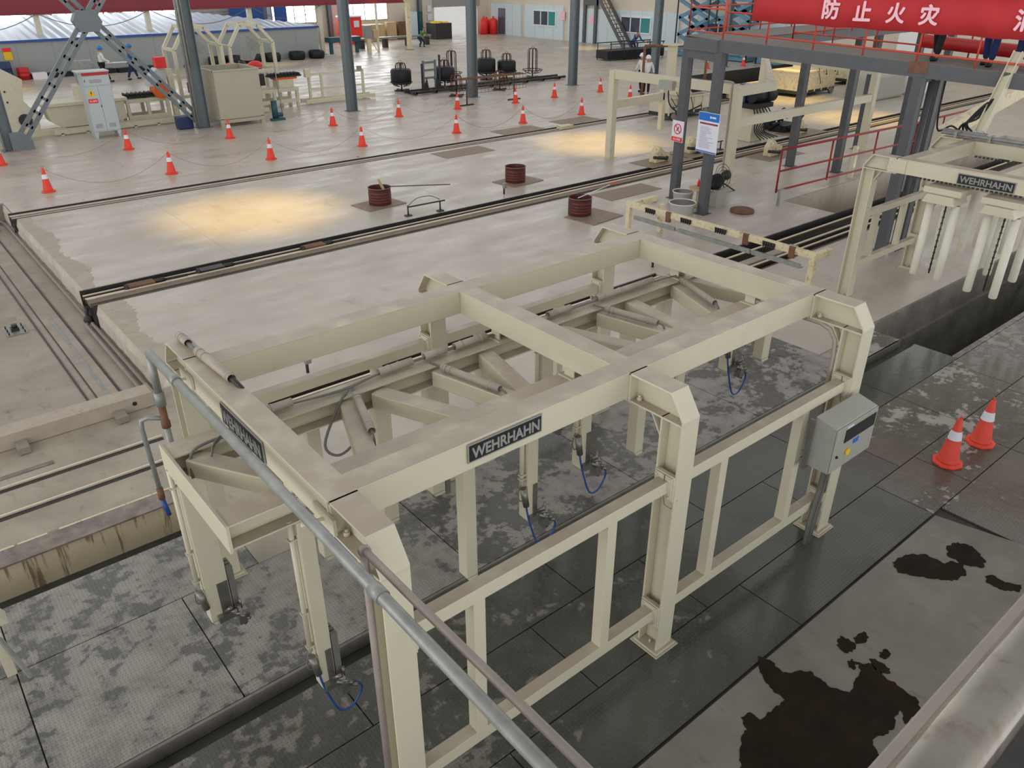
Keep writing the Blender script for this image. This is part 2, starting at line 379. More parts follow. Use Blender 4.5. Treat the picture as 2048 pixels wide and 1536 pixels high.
# worn dusty border along the pit edge of the slab
def ragged(x0, x1, y0, y1, z, amp, n=60):
    pts = [(x0, y0)]
    for i in range(n + 1):
        y = y0 + (y1 - y0) * i / n; pts.append((x1 + random.uniform(-amp, amp) + amp * 2 * math.sin(y * 2.3), y))
    pts.append((x0, y1)); return MB().prism(pts, 'z', z - .004, z + .003)
for a, b, w_ in ((8.2, 12.0, .34), (13.0, 19.1, .3)):
    struct(ragged(XE - .02, XE + w_, a, b, 0.001, .05).build('trim_slab_border', M['slabdirt']))
# slab edge faces towards the pit, slightly rough
for a, b in ((3.9, 12.03), (12.95, 19.15), (19.75, 21.0)):
    m = MB(); n = 40; vs = []
    for i in range(n + 1):
        y = a + (b - a) * i / n
        for k, z in enumerate((0, -.16, -.34, -.62)): vs.append((XE - .015 - (.03 + random.uniform(0, .03)) * (k > 0), y, z))
    m.add(vs, [(i * 4 + k, (i + 1) * 4 + k, (i + 1) * 4 + k + 1, i * 4 + k + 1) for i in range(n) for k in range(3)]); struct(m.build('wall_pit_edge', M['slabface']))
struct(MB().box(-30, XE, 20.9, 21.0, -.62, -.001).build('wall_pit_end', M['pitwall']))
# pit floor (left) and its long channel trims
slab('floor_pit', M['pit'], -30, XE - .02, 8.0, 20.95, -.5, .2)
for x in (-.02, .12, .46): struct(MB().box(x, x + .03, 8.5, 20.9, -.5, -.485).build('trim_pit_seam', M['dkmetal']))
struct(MB().box(.14, .44, 8.5, 20.9, -.5, -.478).build('trim_pit_channel', M['pit']))
struct(MB().box(.26, .32, 8.5, 13.2, -.478, -.474).build('trim_pit_streak', M['galv']))
# track trenches with rails
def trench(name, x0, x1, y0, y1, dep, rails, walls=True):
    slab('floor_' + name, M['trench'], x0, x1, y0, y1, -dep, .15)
    for k, (ry, top, w_) in enumerate(rails):
        struct(MB().box(x0, x1, ry - w_ / 2, ry + w_ / 2, top - .02, top).build('trim_rail', M['rail']))
        m = MB(); m.box(x0, x1, ry - w_ / 2 - .012, ry + w_ / 2 + .012, max(-dep, top - .1), top - .021); struct(m.build('trim_rail_web', M['railweb']))
    for y in (y0, y1):
        struct(MB().box(x0, x1, y - .02, y + .02, -dep, .006).build('trim_edge_angle', M['dkmetal']))
trench('far_track', XE - .1, 46, 19.15, 19.75, .16, [(19.36, -.015, .03), (19.54, -.015, .03), (19.7, -.03, .012)])
trench('middle_track', XE - .1, 46, 12.03, 12.95, .28, [(12.74, -.02, .03), (12.58, -.03, .03)])
struct(MB().box(XE - .1, 46, 12.22, 12.46, -.1, -.02).build('trim_track_flange', M['flange']))
struct(MB().box(XE - .1, 46, 12.44, 12.47, -.02, .0).build('trim_flange_lip', M['rail']))
trench('near_track', 1.7, 10.1, 6.4, 6.6, .1, [(6.5, -.02, .05)])
slab('floor', M['floor'], XE, 1.7, 5.4, 6.6, 0, .6)
trench('near_track', 11.9, 46, 5.4, 6.6, .24, [(5.66, -.01, .045), (6.0, -.08, .06), (6.3, -.02, .045)])
struct(MB().box(11.95, 13.9, 5.75, 5.95, -.1, .0).build('trim_track_cover', M['dustfloor']))
# sunken bay behind the handrail
slab('floor_bay', M['floor'], 16.9, 31, 6.6, 8.15, -1.1, .2)
struct(MB().box(16.9, 31, 8.1, 8.16, -1.1, -.001).build('wall_bay', M['pit']))
struct(MB().box(16.84, 16.9, 6.6, 8.15, -1.1, -.001).build('wall_bay_end', M['pitwall']))
# big water trench right of the frame
slab('floor_trench', M['trench'], -12, 60, .9, 2.7, -1.9, .2)
struct(MB().box(10.9, 60, 2.5, 2.56, -1.9, -.001).build('wall_trench_far', M['pitwall']))
struct(MB().box(9.4, 60, 2.43, 2.5, -1.9, -.62).build('wall_trench_ledge', M['pitwall']))
struct(MB().box(10.9, 60, 1.0, 1.07, -1.9, -.001).build('wall_trench_near', M['pitwall']))
struct(MB().box(10.8, 10.87, 1.07, 1.67, -1.9, -.001).build('wall_trench_step', M['pitwall']))
struct(MB().box(-12, 10.86, 1.92, 1.98, -1.9, -.02).build('wall_slot_far', M['pitwall']))
struct(MB().box(-12, 10.86, 1.6, 1.66, -1.9, -.02).build('wall_slot_near', M['pitwall']))
slab('floor_channel', M['slot'], -12, 10.86, 1.66, 1.92, -.15, .1)
# checker-plate covers, far side of the slot
def plates(mat, xs, ys, z=0.0, gap=.006, name='floor_plate'):
    for j in range(len(ys) - 1):
        for i in range(len(xs) - 1):
            struct(MB().box(xs[i] + gap, xs[i + 1] - gap, ys[j] + gap, ys[j + 1] - gap, z - .02, z).build(name, mat))
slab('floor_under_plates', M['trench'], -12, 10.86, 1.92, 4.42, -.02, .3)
plates(M['plate_far'], [-12, -7, -4.4, -1.95, .3], [3.46, 4.42])
plates(M['plate_far'], [-12, -7, -4.4, -1.95, -.5, 2.0], [1.92, 3.46])
plates(M['plate_mid'], [2.0, 4.45, 6.9, 9.3], [1.92, 3.46])
plates(M['plate_right'], [9.3, 10.88], [1.92, 2.45], -.012)
slab('floor_block', M['pitwall'], 9.6, 10.88, 1.9, 2.45, -.033, .6)
slab('floor_plate_strip', M['floor'], 9.3, 10.9, 2.45, 3.46, -.001, .2)
struct(MB().box(-12, 9.3, 1.885, 1.915, -.14, .003).build('trim_slot_lip', M['slotface']))
# near side
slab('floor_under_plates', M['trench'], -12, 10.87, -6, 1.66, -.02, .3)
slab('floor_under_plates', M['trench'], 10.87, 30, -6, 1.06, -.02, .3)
plates(M['plate_near'], [-12, -6.2, -3.0, .2, 2.6, 4.6, 6.6, 8.9, 10.87], [.97, 1.66])
plates(M['plate_near'], [-12, -6.2, -3.4, -.6, 1.9, 3.4, 5.6, 7.2], [.06, .97])
plates(M['plate_near'], [-12, -4.6, -1.6, .9, 3.9, 6.57], [-.65, .06])
plates(M['plate_right'], [7.2, 8.9, 10.6, 12.4, 14.8, 18, 24, 30], [.06, .97])
plates(M['plate_right'], [10.87, 13.2, 16, 20, 30], [.97, 1.07])
plates(M['plate_right'], [6.57, 7.55, 8.7, 10.4, 13, 18, 30], [-.65, .06])
plates(M['plate_right'], [6.75, 8.7, 10.4, 13, 18, 30], [-6, -.65])
struct(MB().prism([(-12, -6), (7.6, -6), (6.75, -1.5), (6.54, -.68), (-12, -.68)], 'z', -.05, .012).build('floor_slab_near', M['darkslab']))
# cream kerb and transfer platform left of the frame
struct(MB().box(-12, .1, 5.1, 5.42, -.6, 0).build('wall_kerb', M['drip']))
slab('floor_kerb_channel', M['slot'], -12, .4, 4.42, 5.1, -.42, .2)
struct(MB().box(-12, .15, 5.06, 5.36, 0, .02).build('trim_kerb_rubber', M['ridge']))
slab('floor_platform', M['dustfloor'], -12, .45, 5.42, 8.0, 0, .5)
for y in (6.02, 6.62): 
    struct(MB().box(-12, .35, y, y + .025, 0, .03).build('trim_platform_rail', M['rail']))
    struct(MB().box(-12, .35, y - .07, y, 0, .006).build('trim_platform_dark_band', M['dkmetal']))  # thin dark strip along the near side of each platform rail
struct(MB().box(-12, -.9, 6.85, 6.93, 0, .01).build('trim_platform_strip', M['ridge']))

# walls
def wall_y(y, x0, x1, z1, holes, mat, name, th=.25):
    cur = x0
    for (a, b, c, d) in sorted(holes):
        if a > cur: struct(MB().box(cur, a, y, y + th, 0, z1).build(name, mat))
        if c > 0: struct(MB().box(a, b, y, y + th, 0, c).build(name, mat))
        struct(MB().box(a, b, y, y + th, d, z1).build(name, mat)); cur = b
    struct(MB().box(cur, x1, y, y + th, 0, z1).build(name, mat))
wins = [(0.5, 4.2, 1.45, 5.6), (5.6, 9.4, 1.45, 5.6), (10.8, 14.2, 1.45, 5.6), (15.0, 18.6, 1.3, 5.6), (25.6, 29.2, 1.5, 5.6), (31.4, 35.6, 1.5, 5.6)]
wall_y(58, -30, 46, 7.5, wins + [(40.25, 44.9, 0, 2.25)], M['wall'], 'wall_back')
for i, (a, b, c, d) in enumerate(wins):
    m = MB(); k = 4
    for j in range(k + 1): m.box(a + (b - a) * j / k - .03, a + (b - a) * j / k + .03, 57.95, 58.05, c, d)
    for z in (c, (c + d) / 2, d): m.box(a, b, 57.95, 58.05, z - .03, z + .03)
    wf = struct(m.build('window_%d' % (i + 1), M['galv'])); MB().box(a, b, 58.06, 58.08, c, d).build('pane', M['day'], wf)
struct(MB().box(40.1, 45.05, 57.85, 58.0, 2.25, 3.3).build('door_1', M['shutter']))
m = MB()
for k in range(9): m.box(40.12, 45.0, 57.80, 57.85, 2.3 + k * .11, 2.36 + k * .11)
m.build('shutter_slats', M['shutter'], bpy.data.objects['door_1'])
M['outside'] = concrete('daylight_white_yard', srgb(236, 234, 228), srgb(246, 244, 238), srgb(226, 224, 216), .8, .9)  # near-white ground: bright outdoor daylight put into its colour
slab('floor_outside', M['outside'], -60, 140, 58.25, 130, -.02, .2)
m = MB()
for k in range(22): m.box(19.5, 24.2, 57.9, 57.98, .1 + k * .2, .22 + k * .2)
m.box(19.4, 24.3, 57.93, 57.99, 0, 4.6); struct(m.build('door_2', M['shutter']))
for x in (2.5, 9.9, 16.2, 24.9, 30.2, 38.6): struct(MB().hb((x, 57.7, 0), (x, 57.7, 7.4), .3, .35, (0, 1, 0)).build('trim_wall_column', M['col']))
# office wall at the right end
XW = 46.0
struct(MB().box(XW, XW + .25, -6, 58, 0, 7.5).build('wall_right', M['wall']))
for (a, b, z0, z1, mt) in ((36.0, 47.3, 0, 2.45, 'office'), (47.9, 52.7, 0, 2.5, 'office'), (53.2, 57.3, 0, 2.45, 'office'), (24, 35.6, 0, 2.6, 'office')):
    o = struct(MB().box(XW - .12, XW, a, b, z0, z1).build('wall_office', M[mt]))
    m = MB()
    y = a + 1.15
    while y < b - .3: m.box(XW - .126, XW - .118, y - .006, y + .006, 0, z1); y += 1.15
    m.build('panel_joints', M['galv'], o)
for wi, (a, b, z0, z1) in enumerate(((48.75, 51.5, 1.0, 2.1), (38.55, 41.5, 1.0, 2.05), (30.8, 33.4, 1.0, 2.0))):
    m = MB()
    for y in (a, a + (b - a) / 3, a + 2 * (b - a) / 3, b): m.box(XW - .2, XW - .12, y - .04, y + .04, z0, z1)
    m.box(XW - .2, XW - .12, a, b, z0 - .04, z0 + .04); m.box(XW - .2, XW - .12, a, b, z1 - .04, z1 + .04)
    wf = struct(m.build('window_%d' % (7 + wi), M['frame_white']))
    for k, mt in enumerate(('glassgreen', 'glass', 'glass')): MB().box(XW - .15, XW - .13, a + (b - a) * k / 3, a + (b - a) * (k + 1) / 3, z0, z1).build('pane', M[mt], wf)
struct(MB().box(XW - .2, XW - .12, 55.3, 56.2, .05, 2.1).build('door_3', M['glass'], bevel=.01))
struct(MB().box(XW - .3, XW - .12, 45.2, 45.45, 0, 5).build('trim_wall_post', M['steel_dk'])); struct(MB().box(XW - .3, XW - .12, 44.0, 44.25, 0, 5).build('trim_wall_post', M['steel_dk']))
struct(MB().box(XW - .32, XW - .12, 44.0, 45.45, 2.7, 3.1).build('trim_wall_lintel', M['steel_dk']))

# yellow walkway lines painted on the floor
def line(x0, x1, y, w_=.06):
    struct(MB().box(x0, x1, y - w_ / 2, y + w_ / 2, 0, .003).build('trim_floor_line', M['lineyellow']))
M['lineyellow'] = paint('worn_yellow_line', srgb(196, 178, 140), .45, dirt=.7, dcol=srgb(178, 170, 158), scale=3)
line(1.2, 30, 25.15); line(1.2, 30, 21.0)
for x in (4.0, 10.2, 16.4, 22.6, 28.8, 35): struct(MB().box(x, x + .012, 13.0, 19.1, 0, .0015).build('trim_floor_joint', M['slabdirt']))

# ============================================================ MAIN FRAME
P0, P1, P2 = 0.0, 2.665, 5.323
Ht, Bd, Wf = 2.644, .24, .2
YF = 3.644
def portal(parent, x, near=True, far=True, label=None):
    m = MB()
    for s in ([0] if near else []) + ([1] if far else []):
        g = (lambda y: y) if s == 0 else (lambda y: YF - y)
        oy = -1 if s == 0 else 1
        # leg
        m.hb((x, g(.11), .03), (x, g(.11), 2.404), Wf, .22, (0, 1, 0), .018, .012)
        # knee flange path: outer leg flange, chamfer, top flange
        t = .018
        out = [(g(0), 2.404), (g(0), 2.435), (g(.142), Ht), (g(.575), Ht), (g(.575), Ht - t), (g(.15), Ht - t), (g(t), 2.43), (g(t), 2.404)]
        m.prism(out, 'x', x - Wf / 2, x + Wf / 2)
        m.prism([(g(.018), 2.386), (g(.555), 2.386), (g(.555), 2.404), (g(.018), 2.404)], 'x', x - Wf / 2 + .001, x + Wf / 2 - .001)
        m.prism([(g(.01), 2.4), (g(.01), 2.43), (g(.145), Ht - .01), (g(.56), Ht - .01), (g(.56), 2.4)], 'x', x - .006, x + .006)
        m.box(x - Wf / 2, x + Wf / 2, min(g(.555), g(.575)), max(g(.555), g(.575)), 2.38, Ht)
        # inner haunch gusset
        m.prism([(g(.22), 2.39), (g(.33), 2.39), (g(.22), 2.22)], 'x', x - .006, x + .006)
        m.prism([(g(.22), 2.22), (g(.33), 2.39), (g(.345), 2.39), (g(.235), 2.21)], 'x', x - Wf / 2 + .02, x + Wf / 2 - .02)
        # base plates
        ya, yb = sorted((g(-.03), g(.25)))
        m.box(x - .13, x + .13, ya, yb, .012, .035); m.box(x - .15, x + .15, ya - .02, yb + .02, 0, .013)
        for bx in (-.06, .06): m.lathe((x + bx, g(.11) , .035), [(.012, 0), (.012, .04)], 8)
        if s == 0:
            m.lathe((x - .04, g(.5), 2.404), [(.022, 0), (.022, .03), (.012, .03), (.012, .05)], 8)
    return m.build('portal_leg', M['cream'], parent, bevel=.003)
def cross(parent, x, name='cross_beam'):
    m = MB(); m.box(x - Wf / 2, x + Wf / 2, .576, YF - .576, Ht - Bd, Ht - .001)
    m.box(x - Wf / 2 - .005, x + Wf / 2 + .005, .60, YF - .60, Ht - .014, Ht)
    for y in (.58, YF - .60): m.box(x - Wf / 2 - .008, x + Wf / 2 + .008, y, y + .02, Ht - Bd - .02, Ht + .004)
    return m.build(name, M['cream'], parent, bevel=.006)
def guard(parent, xa, xb, y, vx, zt=1.825, zb=.44):
    m = MB()
    for z in (zt, zb):
        m.box(xa + .02, xb - .02, y - .052, y + .052, z - .058, z + .058)
        for x in (xa, xb):
            s = 1 if x == xa else -1
            m.box(*sorted((x + s * .075, x + s * .115)), y - .1, y + .1, z - .13, z + .11)
            m.box(*sorted((x + s * .115, x + s * .13)), y - .09, y + .09, z - .12, z + .10)
            for dy in (-.07, .07):
                for dz in (-.09, .08): m.tube([(x + s * .13, y + dy, z + dz), (x + s * .145, y + dy, z + dz)], .012, 6)
    f = m.build('guard_rail', M['cream'], parent, bevel=.004)
    for x in vx: MB().box(x - .05, x + .05, y - .05, y + .05, zb + .055, zt - .055).build('guard_upright', M['cream'], parent, bevel=.003)
    return f
FR = thing('portal_frame', 'large cream steel portal frame with three pairs of legs and nameplates, in the foreground', 'machine frame', (P1, YF / 2, 0))
for x in (P0, P1, P2): portal(FR, x, far=False); portal(FR, x, near=False); cross(FR, x)
for (a, b) in ((P0, P1), (P1, P2)):
    for y in (.478, YF - .678):
        m = MB(); yy = .58 if y < 1 else YF - .78
        m.box(a + .1, b - .1, yy, yy + .2, Ht - Bd, Ht - .001); m.box(a + .1, b - .1, yy - .005, yy + .205, Ht - .014, Ht)
        m.build('long_beam', M['cream'], FR, bevel=.006)
guard(FR, P0, P1, .11, (.64, 1.92)); guard(FR, P1, P2, .11, (3.3, 4.56))
guard(FR, P0, P1, YF - .11, (.64, 1.92)); guard(FR, P1, P2, YF - .11, (3.3, 4.56))
nameplate(FR, (1.288, .575, 2.545), (1, 0, 0), (0, 0, 1), .68, .15)
nameplate(FR, (-.106, 1.9, 2.515), (0, -1, 0), (0, 0, 1), .76, .185)
# slotted bracket plates on the end beam that carry the pipe
for y in (3.02, .62):
    m = MB(); m.box(-.125, -.104, y - .13, y + .13, 2.44, 2.56); m.tube([(-.1, y, 2.5), (-.27, y, 2.52)], .012, 8); m.build('pipe_bracket', M['cream'], FR)
# looped wires and junction details on legs
for x in (P1, P2):
    MB().tube([(x - .13, .1, 1.93), (x - .17, .07, 1.82), (x - .16, .05, 1.68), (x - .1, .02, 1.62), (x - .06, .0, 1.7)], .004, 6).build('wire_loop', M['cable'], FR)
# conduit on the last portal
MB().tube([(P2 - .09, 1.2, 2.36), (P2 - .09, .45, 2.37), (P2 - .09, .34, 2.34), (P2 - .09, .27, 2.25), (P2 - .09, .255, 2.1), (P2 - .09, .25, 1.2)], .022, 10).build('conduit', M['pvc'], FR)
# plastic conduit on top of the end beam
def conduit(pts, r, parent, collars=(), name='conduit', cable_ext=None, mat='pvc'):
    m = MB(); m.tube(pts, r, 14, cap=False)
    p0, p1 = Vector(pts[0]), Vector(pts[-1])
    for t in collars:
        c = p0.lerp(p1, t); d = (p1 - p0).normalized(); m.tube([c - d * .008, c + d * .008], r * 1.12, 14)
    o = m.build(name, M[mat], parent)
    md = o.modifiers.new('thick', 'SOLIDIFY'); md.thickness = .004
    return o
conduit([(.02, 3.50, 2.685), (.025, 3.28, 2.685)], .036, FR, (.3, .5)); conduit([(.03, 3.08, 2.685), (.055, 2.42, 2.685)], .038, FR, (.08, .22, .93))
MB().tube([(.022, 3.4, 2.68), (.028, 3.2, 2.678), (.03, 3.0, 2.68)], .018, 8).build('cable', M['cable'], FR)
MB().tube([(.05, 2.5, 2.68), (.06, 2.38, 2.68), (.09, 2.28, 2.62), (.13, 2.16, 2.45), (.15, 2.1, 2.25)], [.022, .022, .02, .014, .008], 8).build('hose', M['dkmetal'], FR)

# control box
CB = thing('control_box', 'grey steel control box mounted on the rear right leg of the big cream frame', 'control box', (4.86, -.1, 1.05))
m = MB(); m.prism([(-.26, 1.22), (-.04, 1.22), (-.04, 1.77), (-.26, 1.72)], 'x', 4.56, 5.30); m.build('enclosure', M['box'], CB, bevel=.006)
MB().box(4.56, 5.30, -.275, -.262, 1.235, 1.71).build('door', M['box'], CB, bevel=.003)
MB().box(4.72, 5.27, -.281, -.275, 1.52, 1.66).build('display_window', M['plate_black'], CB)
MB().tube([(4.82, -.275, 1.39), (4.82, -.295, 1.39)], .035, 14).build('emergency_button', M['yellow'], CB)
MB().box(4.91, 5.01, -.279, -.275, 1.44, 1.49).build('blue_label', M['signblue'], CB); MB().box(4.74, 4.84, -.279, -.275, 1.675, 1.69).build('label', M['paper'], CB)
MB().tube([(4.63, -.275, 1.4), (4.63, -.29, 1.4)], .014, 8).build('lock', M['black'], CB)
m = MB(); m.beam((4.52, -.02, 1.2), (5.32, -.02, 1.2), .04, .04); m.beam((4.5, -.04, 1.76), (4.5, -.04, 1.2), .04, .03); m.box(5.22, 5.3, -.04, .0, 1.2, 1.7); m.build('mounting_bracket', M['steel'], CB)
m = MB()
for k, x in enumerate((5.08, 5.13, 5.19, 5.25)):
    m.tube([(x, -.12, 1.22), (x, -.09, 1.1), (x + .02, .03, .9), (x + .02, .04, .6), (x - .08, .02, .32), (x - .16 - .02 * k, -.02, .04)], .014 if k % 2 else .02, 8)
m.build('cable', M['cable'], CB)

# ============================================================ GRIPPER FRAME INSIDE
GF = thing('gripper_frame', 'cream H-beam ladder frame with hanging arms, inside the big portal frame', 'gripper frame', (P1, 1.82, 2.2))
XA, XB, ZC = -.55, 6.05, 2.2
for y in (2.34, 1.30):
    MB().hb((XA, y, ZC), (XB, y, ZC), .23, .2, (0, 0, 1), .014, .01).build('chord', M['cream'], GF, bevel=.003)
for x in (XA, XB): MB().box(x - .012, x + .012, 1.17, 2.47, 2.09, 2.31).build('end_plate', M['cream'], GF, bevel=.003)
def brace(xf, xn):
    MB().beam((xf, 2.24, ZC - .01), (xn, 1.40, ZC - .01), .16, .15).build('brace', M['cream'], GF, bevel=.01)
for xf, xn in ((-.40, .1), (.93, .62), (1.2, 1.55), (1.84, 2.05), (2.4, 2.2), (3.3, 3.6), (3.95, 4.12), (4.42, 4.3), (5.2, 4.88), (5.45, 5.7)): brace(xf, xn)
# hangers to the portals
m = MB()
for x in (P0, P1, P2):
    for y in (2.34, 1.30):
        for dx in (-.06, .06): m.box(x + dx - .006, x + dx + .006, y - .06, y + .06, 2.29, 2.405)
        m.box(x - .1, x + .1, y - .1, y + .1, 2.3, 2.312)
m.build('hanger', M['cream'], GF)
def arm(x, y, zb, plain, w_=.12, rz=0, padside=None, hose=None):
    zt = ZC - .1
    m = MB(); m.box(x - w_ / 2, x + w_ / 2, y - .06, y + .06, zb + .04, zt)
    m.add([(x - w_ / 2, y - .06, zb + .04), (x + w_ / 2, y - .06, zb + .04), (x + w_ / 2, y + .06, zb + .04), (x - w_ / 2, y + .06, zb + .04),
           (x - w_ / 2 + .03, y - .06, zb), (x + w_ / 2, y - .06, zb), (x + w_ / 2, y + .06, zb), (x - w_ / 2 + .03, y + .06, zb)],
          [(0, 4, 5, 1), (1, 5, 6, 2), (2, 6, 7, 3), (3, 7, 4, 0), (4, 7, 6, 5)])
    a = m.build('hanging_arm', M['cream'], GF, bevel=.006)
    if padside:
        m = MB(); px = x + padside * (w_ / 2 + .03)
        for k in range(3): m.box(px - .025, px + .025, y - .07 + k * .05, y - .035 + k * .05, zb - .02, zb + .55)
        m.build('rubber_pad', M['pad'], a)
    if not plain:
        MB().box(x + .0, x + w_ / 2 - .01, y - .068, y - .058, zb + .02, zb + .42).build('wear_strip', M['steel'], a)
        cx = x - w_ / 2 - .035
        m = MB(); m.tube([(cx, y - .02, zt + .02), (cx, y - .02, zb + .45)], .02, 10); m.tube([(cx + .035, y - .04, zt - .1), (cx + .035, y - .04, zb + .4)], .006, 6)
        for z in (zt - .15, (zt + zb) / 2, zb + .5): m.box(cx - .03, cx + .06, y - .045, y - .0, z, z + .012)
        m.build('conduit', M['cream'], a)
        m = MB(); m.tube([(x + w_ / 2 - .02, y - .1, zb + .1), (x + w_ / 2 + .09, y - .14, zb + .02)], .022, 8); m.tube([(x + w_ / 2 + .02, y - .12, zb + .16), (x + w_ / 2 + .05, y - .13, zb - .06)], .018, 8)
        m.box(x - .05, x + w_ / 2 + .04, y - .11, y - .06, zb + .04, zb + .1); m.tube([(x + w_ / 2 + .05, y - .1, zb + .2), (x + w_ / 2 + .05, y - .1, zb + .1)], .012, 6); 
        for k in range(5): m.tube([(x + .02 + .03 * k, y - .1, zb + .14 - .035 * k), (x + .05 + .035 * k, y - .16, zb + .2 - .05 * k)], .016, 6)
        m.box(x + w_ / 2, x + w_ / 2 + .07, y - .15, y - .07, zb - .04, zb + .05); m.tube([(cx - .01, y - .05, zb + .42), (cx + .02, y - .06, zb + .22)], .03, 8)
        m.build('clamp_valve', M['steel'], a)
        if hose:
            q = [(cx + .02, y - .04, zb + .35), (cx + .03, y - .06, zb + .15), (cx + .07, y - .08, zb - .05), (x + .04, y - .1, zb - .24), (x + .16, y - .1, zb - .26), (x + .25, y - .1, zb - .12), (x + .16, y - .13, zb + .04)]
            MB().tube(smooth_path(q), .009, 8).build('blue_hose', M['blue'], a)
        q = [(cx, y - .02, zb + .47), (cx - .04, y - .02, zb + .36), (cx - .03, y - .03, zb + .28), (cx + .02, y - .04, zb + .3), (cx + .01, y - .04, zb + .42)]
        MB().tube(smooth_path(q), .006, 6).build('cable_coil', M['cable'], a)
    return a
def smooth_path(q, k=5):
    q = [Vector(p) for p in q]; out = []
    for i in range(len(q) - 1):
        p0 = q[max(i - 1, 0)]; p1 = q[i]; p2 = q[i + 1]; p3 = q[min(i + 2, len(q) - 1)]
        for j in range(k):
            t = j / k; out.append(.5 * ((2 * p1) + (p2 - p0) * t + (2 * p0 - 5 * p1 + 4 * p2 - p3) * t * t + (3 * p1 - p0 - 3 * p2 + p3) * t ** 3))
    return out + [q[-1]]
arm(-.03, 1.24, .42, False, .12, hose=True, padside=1)
arm(1.40, 1.24, .73, True); arm(2.09, 1.24, 1.02, False, hose=True); arm(2.74, 1.24, 1.3, False, hose=True)
arm(3.5, 1.24, 1.16, True); arm(4.06, 1.24, 1.3, False); arm(4.9, 1.24, 1.62, False, hose=True); arm(5.55, 1.24, 1.56, True, .14)
arm(-.42, 2.4, .5, False, .2, hose=False, padside=1)
arm(.62, 2.4, .62, True, padside=1); arm(1.3, 2.4, .7, True, .16); arm(1.86, 2.4, .77, True, .15, padside=1); arm(2.5, 2.4, .9, True, .15); arm(3.3, 2.4, .97, False, .16)
arm(3.95, 2.4, .97, True, .15); arm(4.6, 2.4, 1.0, True, .16); arm(5.2, 2.4, 1.05, True, .16, padside=1)
# conduit runs on top of the far chord
zt = 2.352
for a, b, cl in ((.18, .48, (.15, .4)), (1.3, 1.65, (.3, .6)), (1.78, 2.02, (.5,)), (2.12, 2.5, (.2, .8)), (3.3, 3.62, (.3,)), (4.0, 4.9, (.1, .4))):
    conduit([(a, 2.36, zt), (b, 2.36, zt)], .036, GF, cl)
m = MB()
for k in range(3):
    m.tube(smooth_path([(XA + .25, 2.1, 2.28), (-.2, 2.2, 2.33 + .01 * k), (.2, 2.36 + .012 * k, 2.34), (.9, 2.33 - .01 * k, 2.325), (1.4, 2.36, 2.34), (2.6, 2.35 + .012 * k, 2.335), (3.2, 2.33, 2.325), (3.7, 2.36 - .01 * k, 2.34), (5.0, 2.34, 2.33), (5.3, 2.3, 2.33)]), .008, 6)
m.build('cable_bundle', M['cable'], GF)
for (a, b) in (((.98, 2.2, 2.315), (.79, 1.62, 2.30)), ((1.84, 2.16, 2.31), (1.98, 1.50, 2.31)), ((3.94, 2.16, 2.32), (4.09, 1.57, 2.31)), ((5.22, 2.2, 2.32), (4.95, 1.52, 2.32))):
    conduit([a, b], .034, GF, (.08, .16, .82))
    a = Vector(a); b = Vector(b); d = (b - a).normalized()
    MB().tube(smooth_path([a - d * .15, a + d * .05, a.lerp(b, .5), b + d * .03, b + d * .08 + Vector((0, 0, -.1)), b + d * .06 + Vector((0, 0, -.3))]), .010, 6).build('cable', M['cable'], GF)
MB().tube(smooth_path([(XA + .1, 2.15, 2.12), (XA + .14, 2.2, 2.3), (XA + .3, 2.22, 2.335), (-.1, 2.2, 2.335)]), .012, 8).build('cable', M['cable'], GF)
MB().tube(smooth_path([(.95, 2.28, 2.33), (.8, 2.2, 2.25), (.62, 2.14, 1.98), (.72, 2.1, 1.86), (.9, 2.12, 1.95), (.93, 2.18, 2.2)]), .012, 8).build('cable', M['cable'], GF)

# ============================================================ PIPES AT THE FRAME'S LEFT END
PA = thing('water_pipe', 'thick galvanised pipe running down beside the left end beam with a nameplate', 'pipe', (-.26, 3.5, 0))
MB().tube([(-.25, 3.5, 2.60), (-.25, -2.7, 2.60)], .036, 16).build('pipe', M['galv'], PA)
m = MB(); m.lathe((-.25, 3.5, 2.2), [(.034, 0), (.034, .36)], 14); m.lathe((-.25, 3.5, 2.08), [(.045, 0), (.045, .14)], 14); m.build('downpipe', M['galv'], PA)
MB().lathe((-.25, 3.5, 1.86), [(.04, 0), (.04, .06), (.032, .07), (.032, .22)], 14).build('brass_fitting', M['rust'], PA)
m = MB(); m.lathe((-.25, 3.5, .0), [(.03, 0), (.03, 1.9)], 12); m.tube([(-.25, 3.5, 1.95), (-.36, 3.6, 1.95), (-.42, 3.62, 1.93), (-.43, 3.62, 1.85), (-.42, 3.58, 1.2)], .022, 10); m.build('branch_pipe', M['galv'], PA)
MB().tube([(-.42, 3.58, 1.22), (-.42, 3.58, 1.1)], .03, 10).build('brass_valve', M['rust'], PA)
MB().tube([(-.42, 3.575, 1.1), (-.40, 3.55, .92)], .022, 10).build('blue_nozzle', M['blue'], PA)
MB().tube(smooth_path([(-.25, 3.5, .95), (-.12, 3.6, .9), (-.05, 3.62, 1.1), (-.12, 3.58, 1.35)]), .012, 8).build('blue_hose', M['blue'], PA)
for y in (2.9, -.2, -2.0): MB().tube([(-.25, y, 2.6), (-.25, y - .1, 2.6)], .044, 16).build('coupling', M['galv'], PA)
PB = thing('thin_pipe', 'thinner dusty pipe crossing in front of the near left leg, below the thick one', 'pipe', (-.1, -.05, 0))
zb_ = 2.592
MB().tube([(-.13, .09, zb_), (-.13, -.35, zb_), (-.13, -2.6, zb_ + .03)], .024, 14).build('pipe', M['pipe_grey'], PB)
MB().tube([(-.13, .12, zb_ - .01), (-.13, .08, zb_ + .005)], .034, 12).build('elbow', M['pipe_grey'], PB)
MB().lathe((-.13, .11, .02), [(.024, 0), (.024, zb_ - .03)], 12).build('downpipe', M['pipe_grey'], PB)

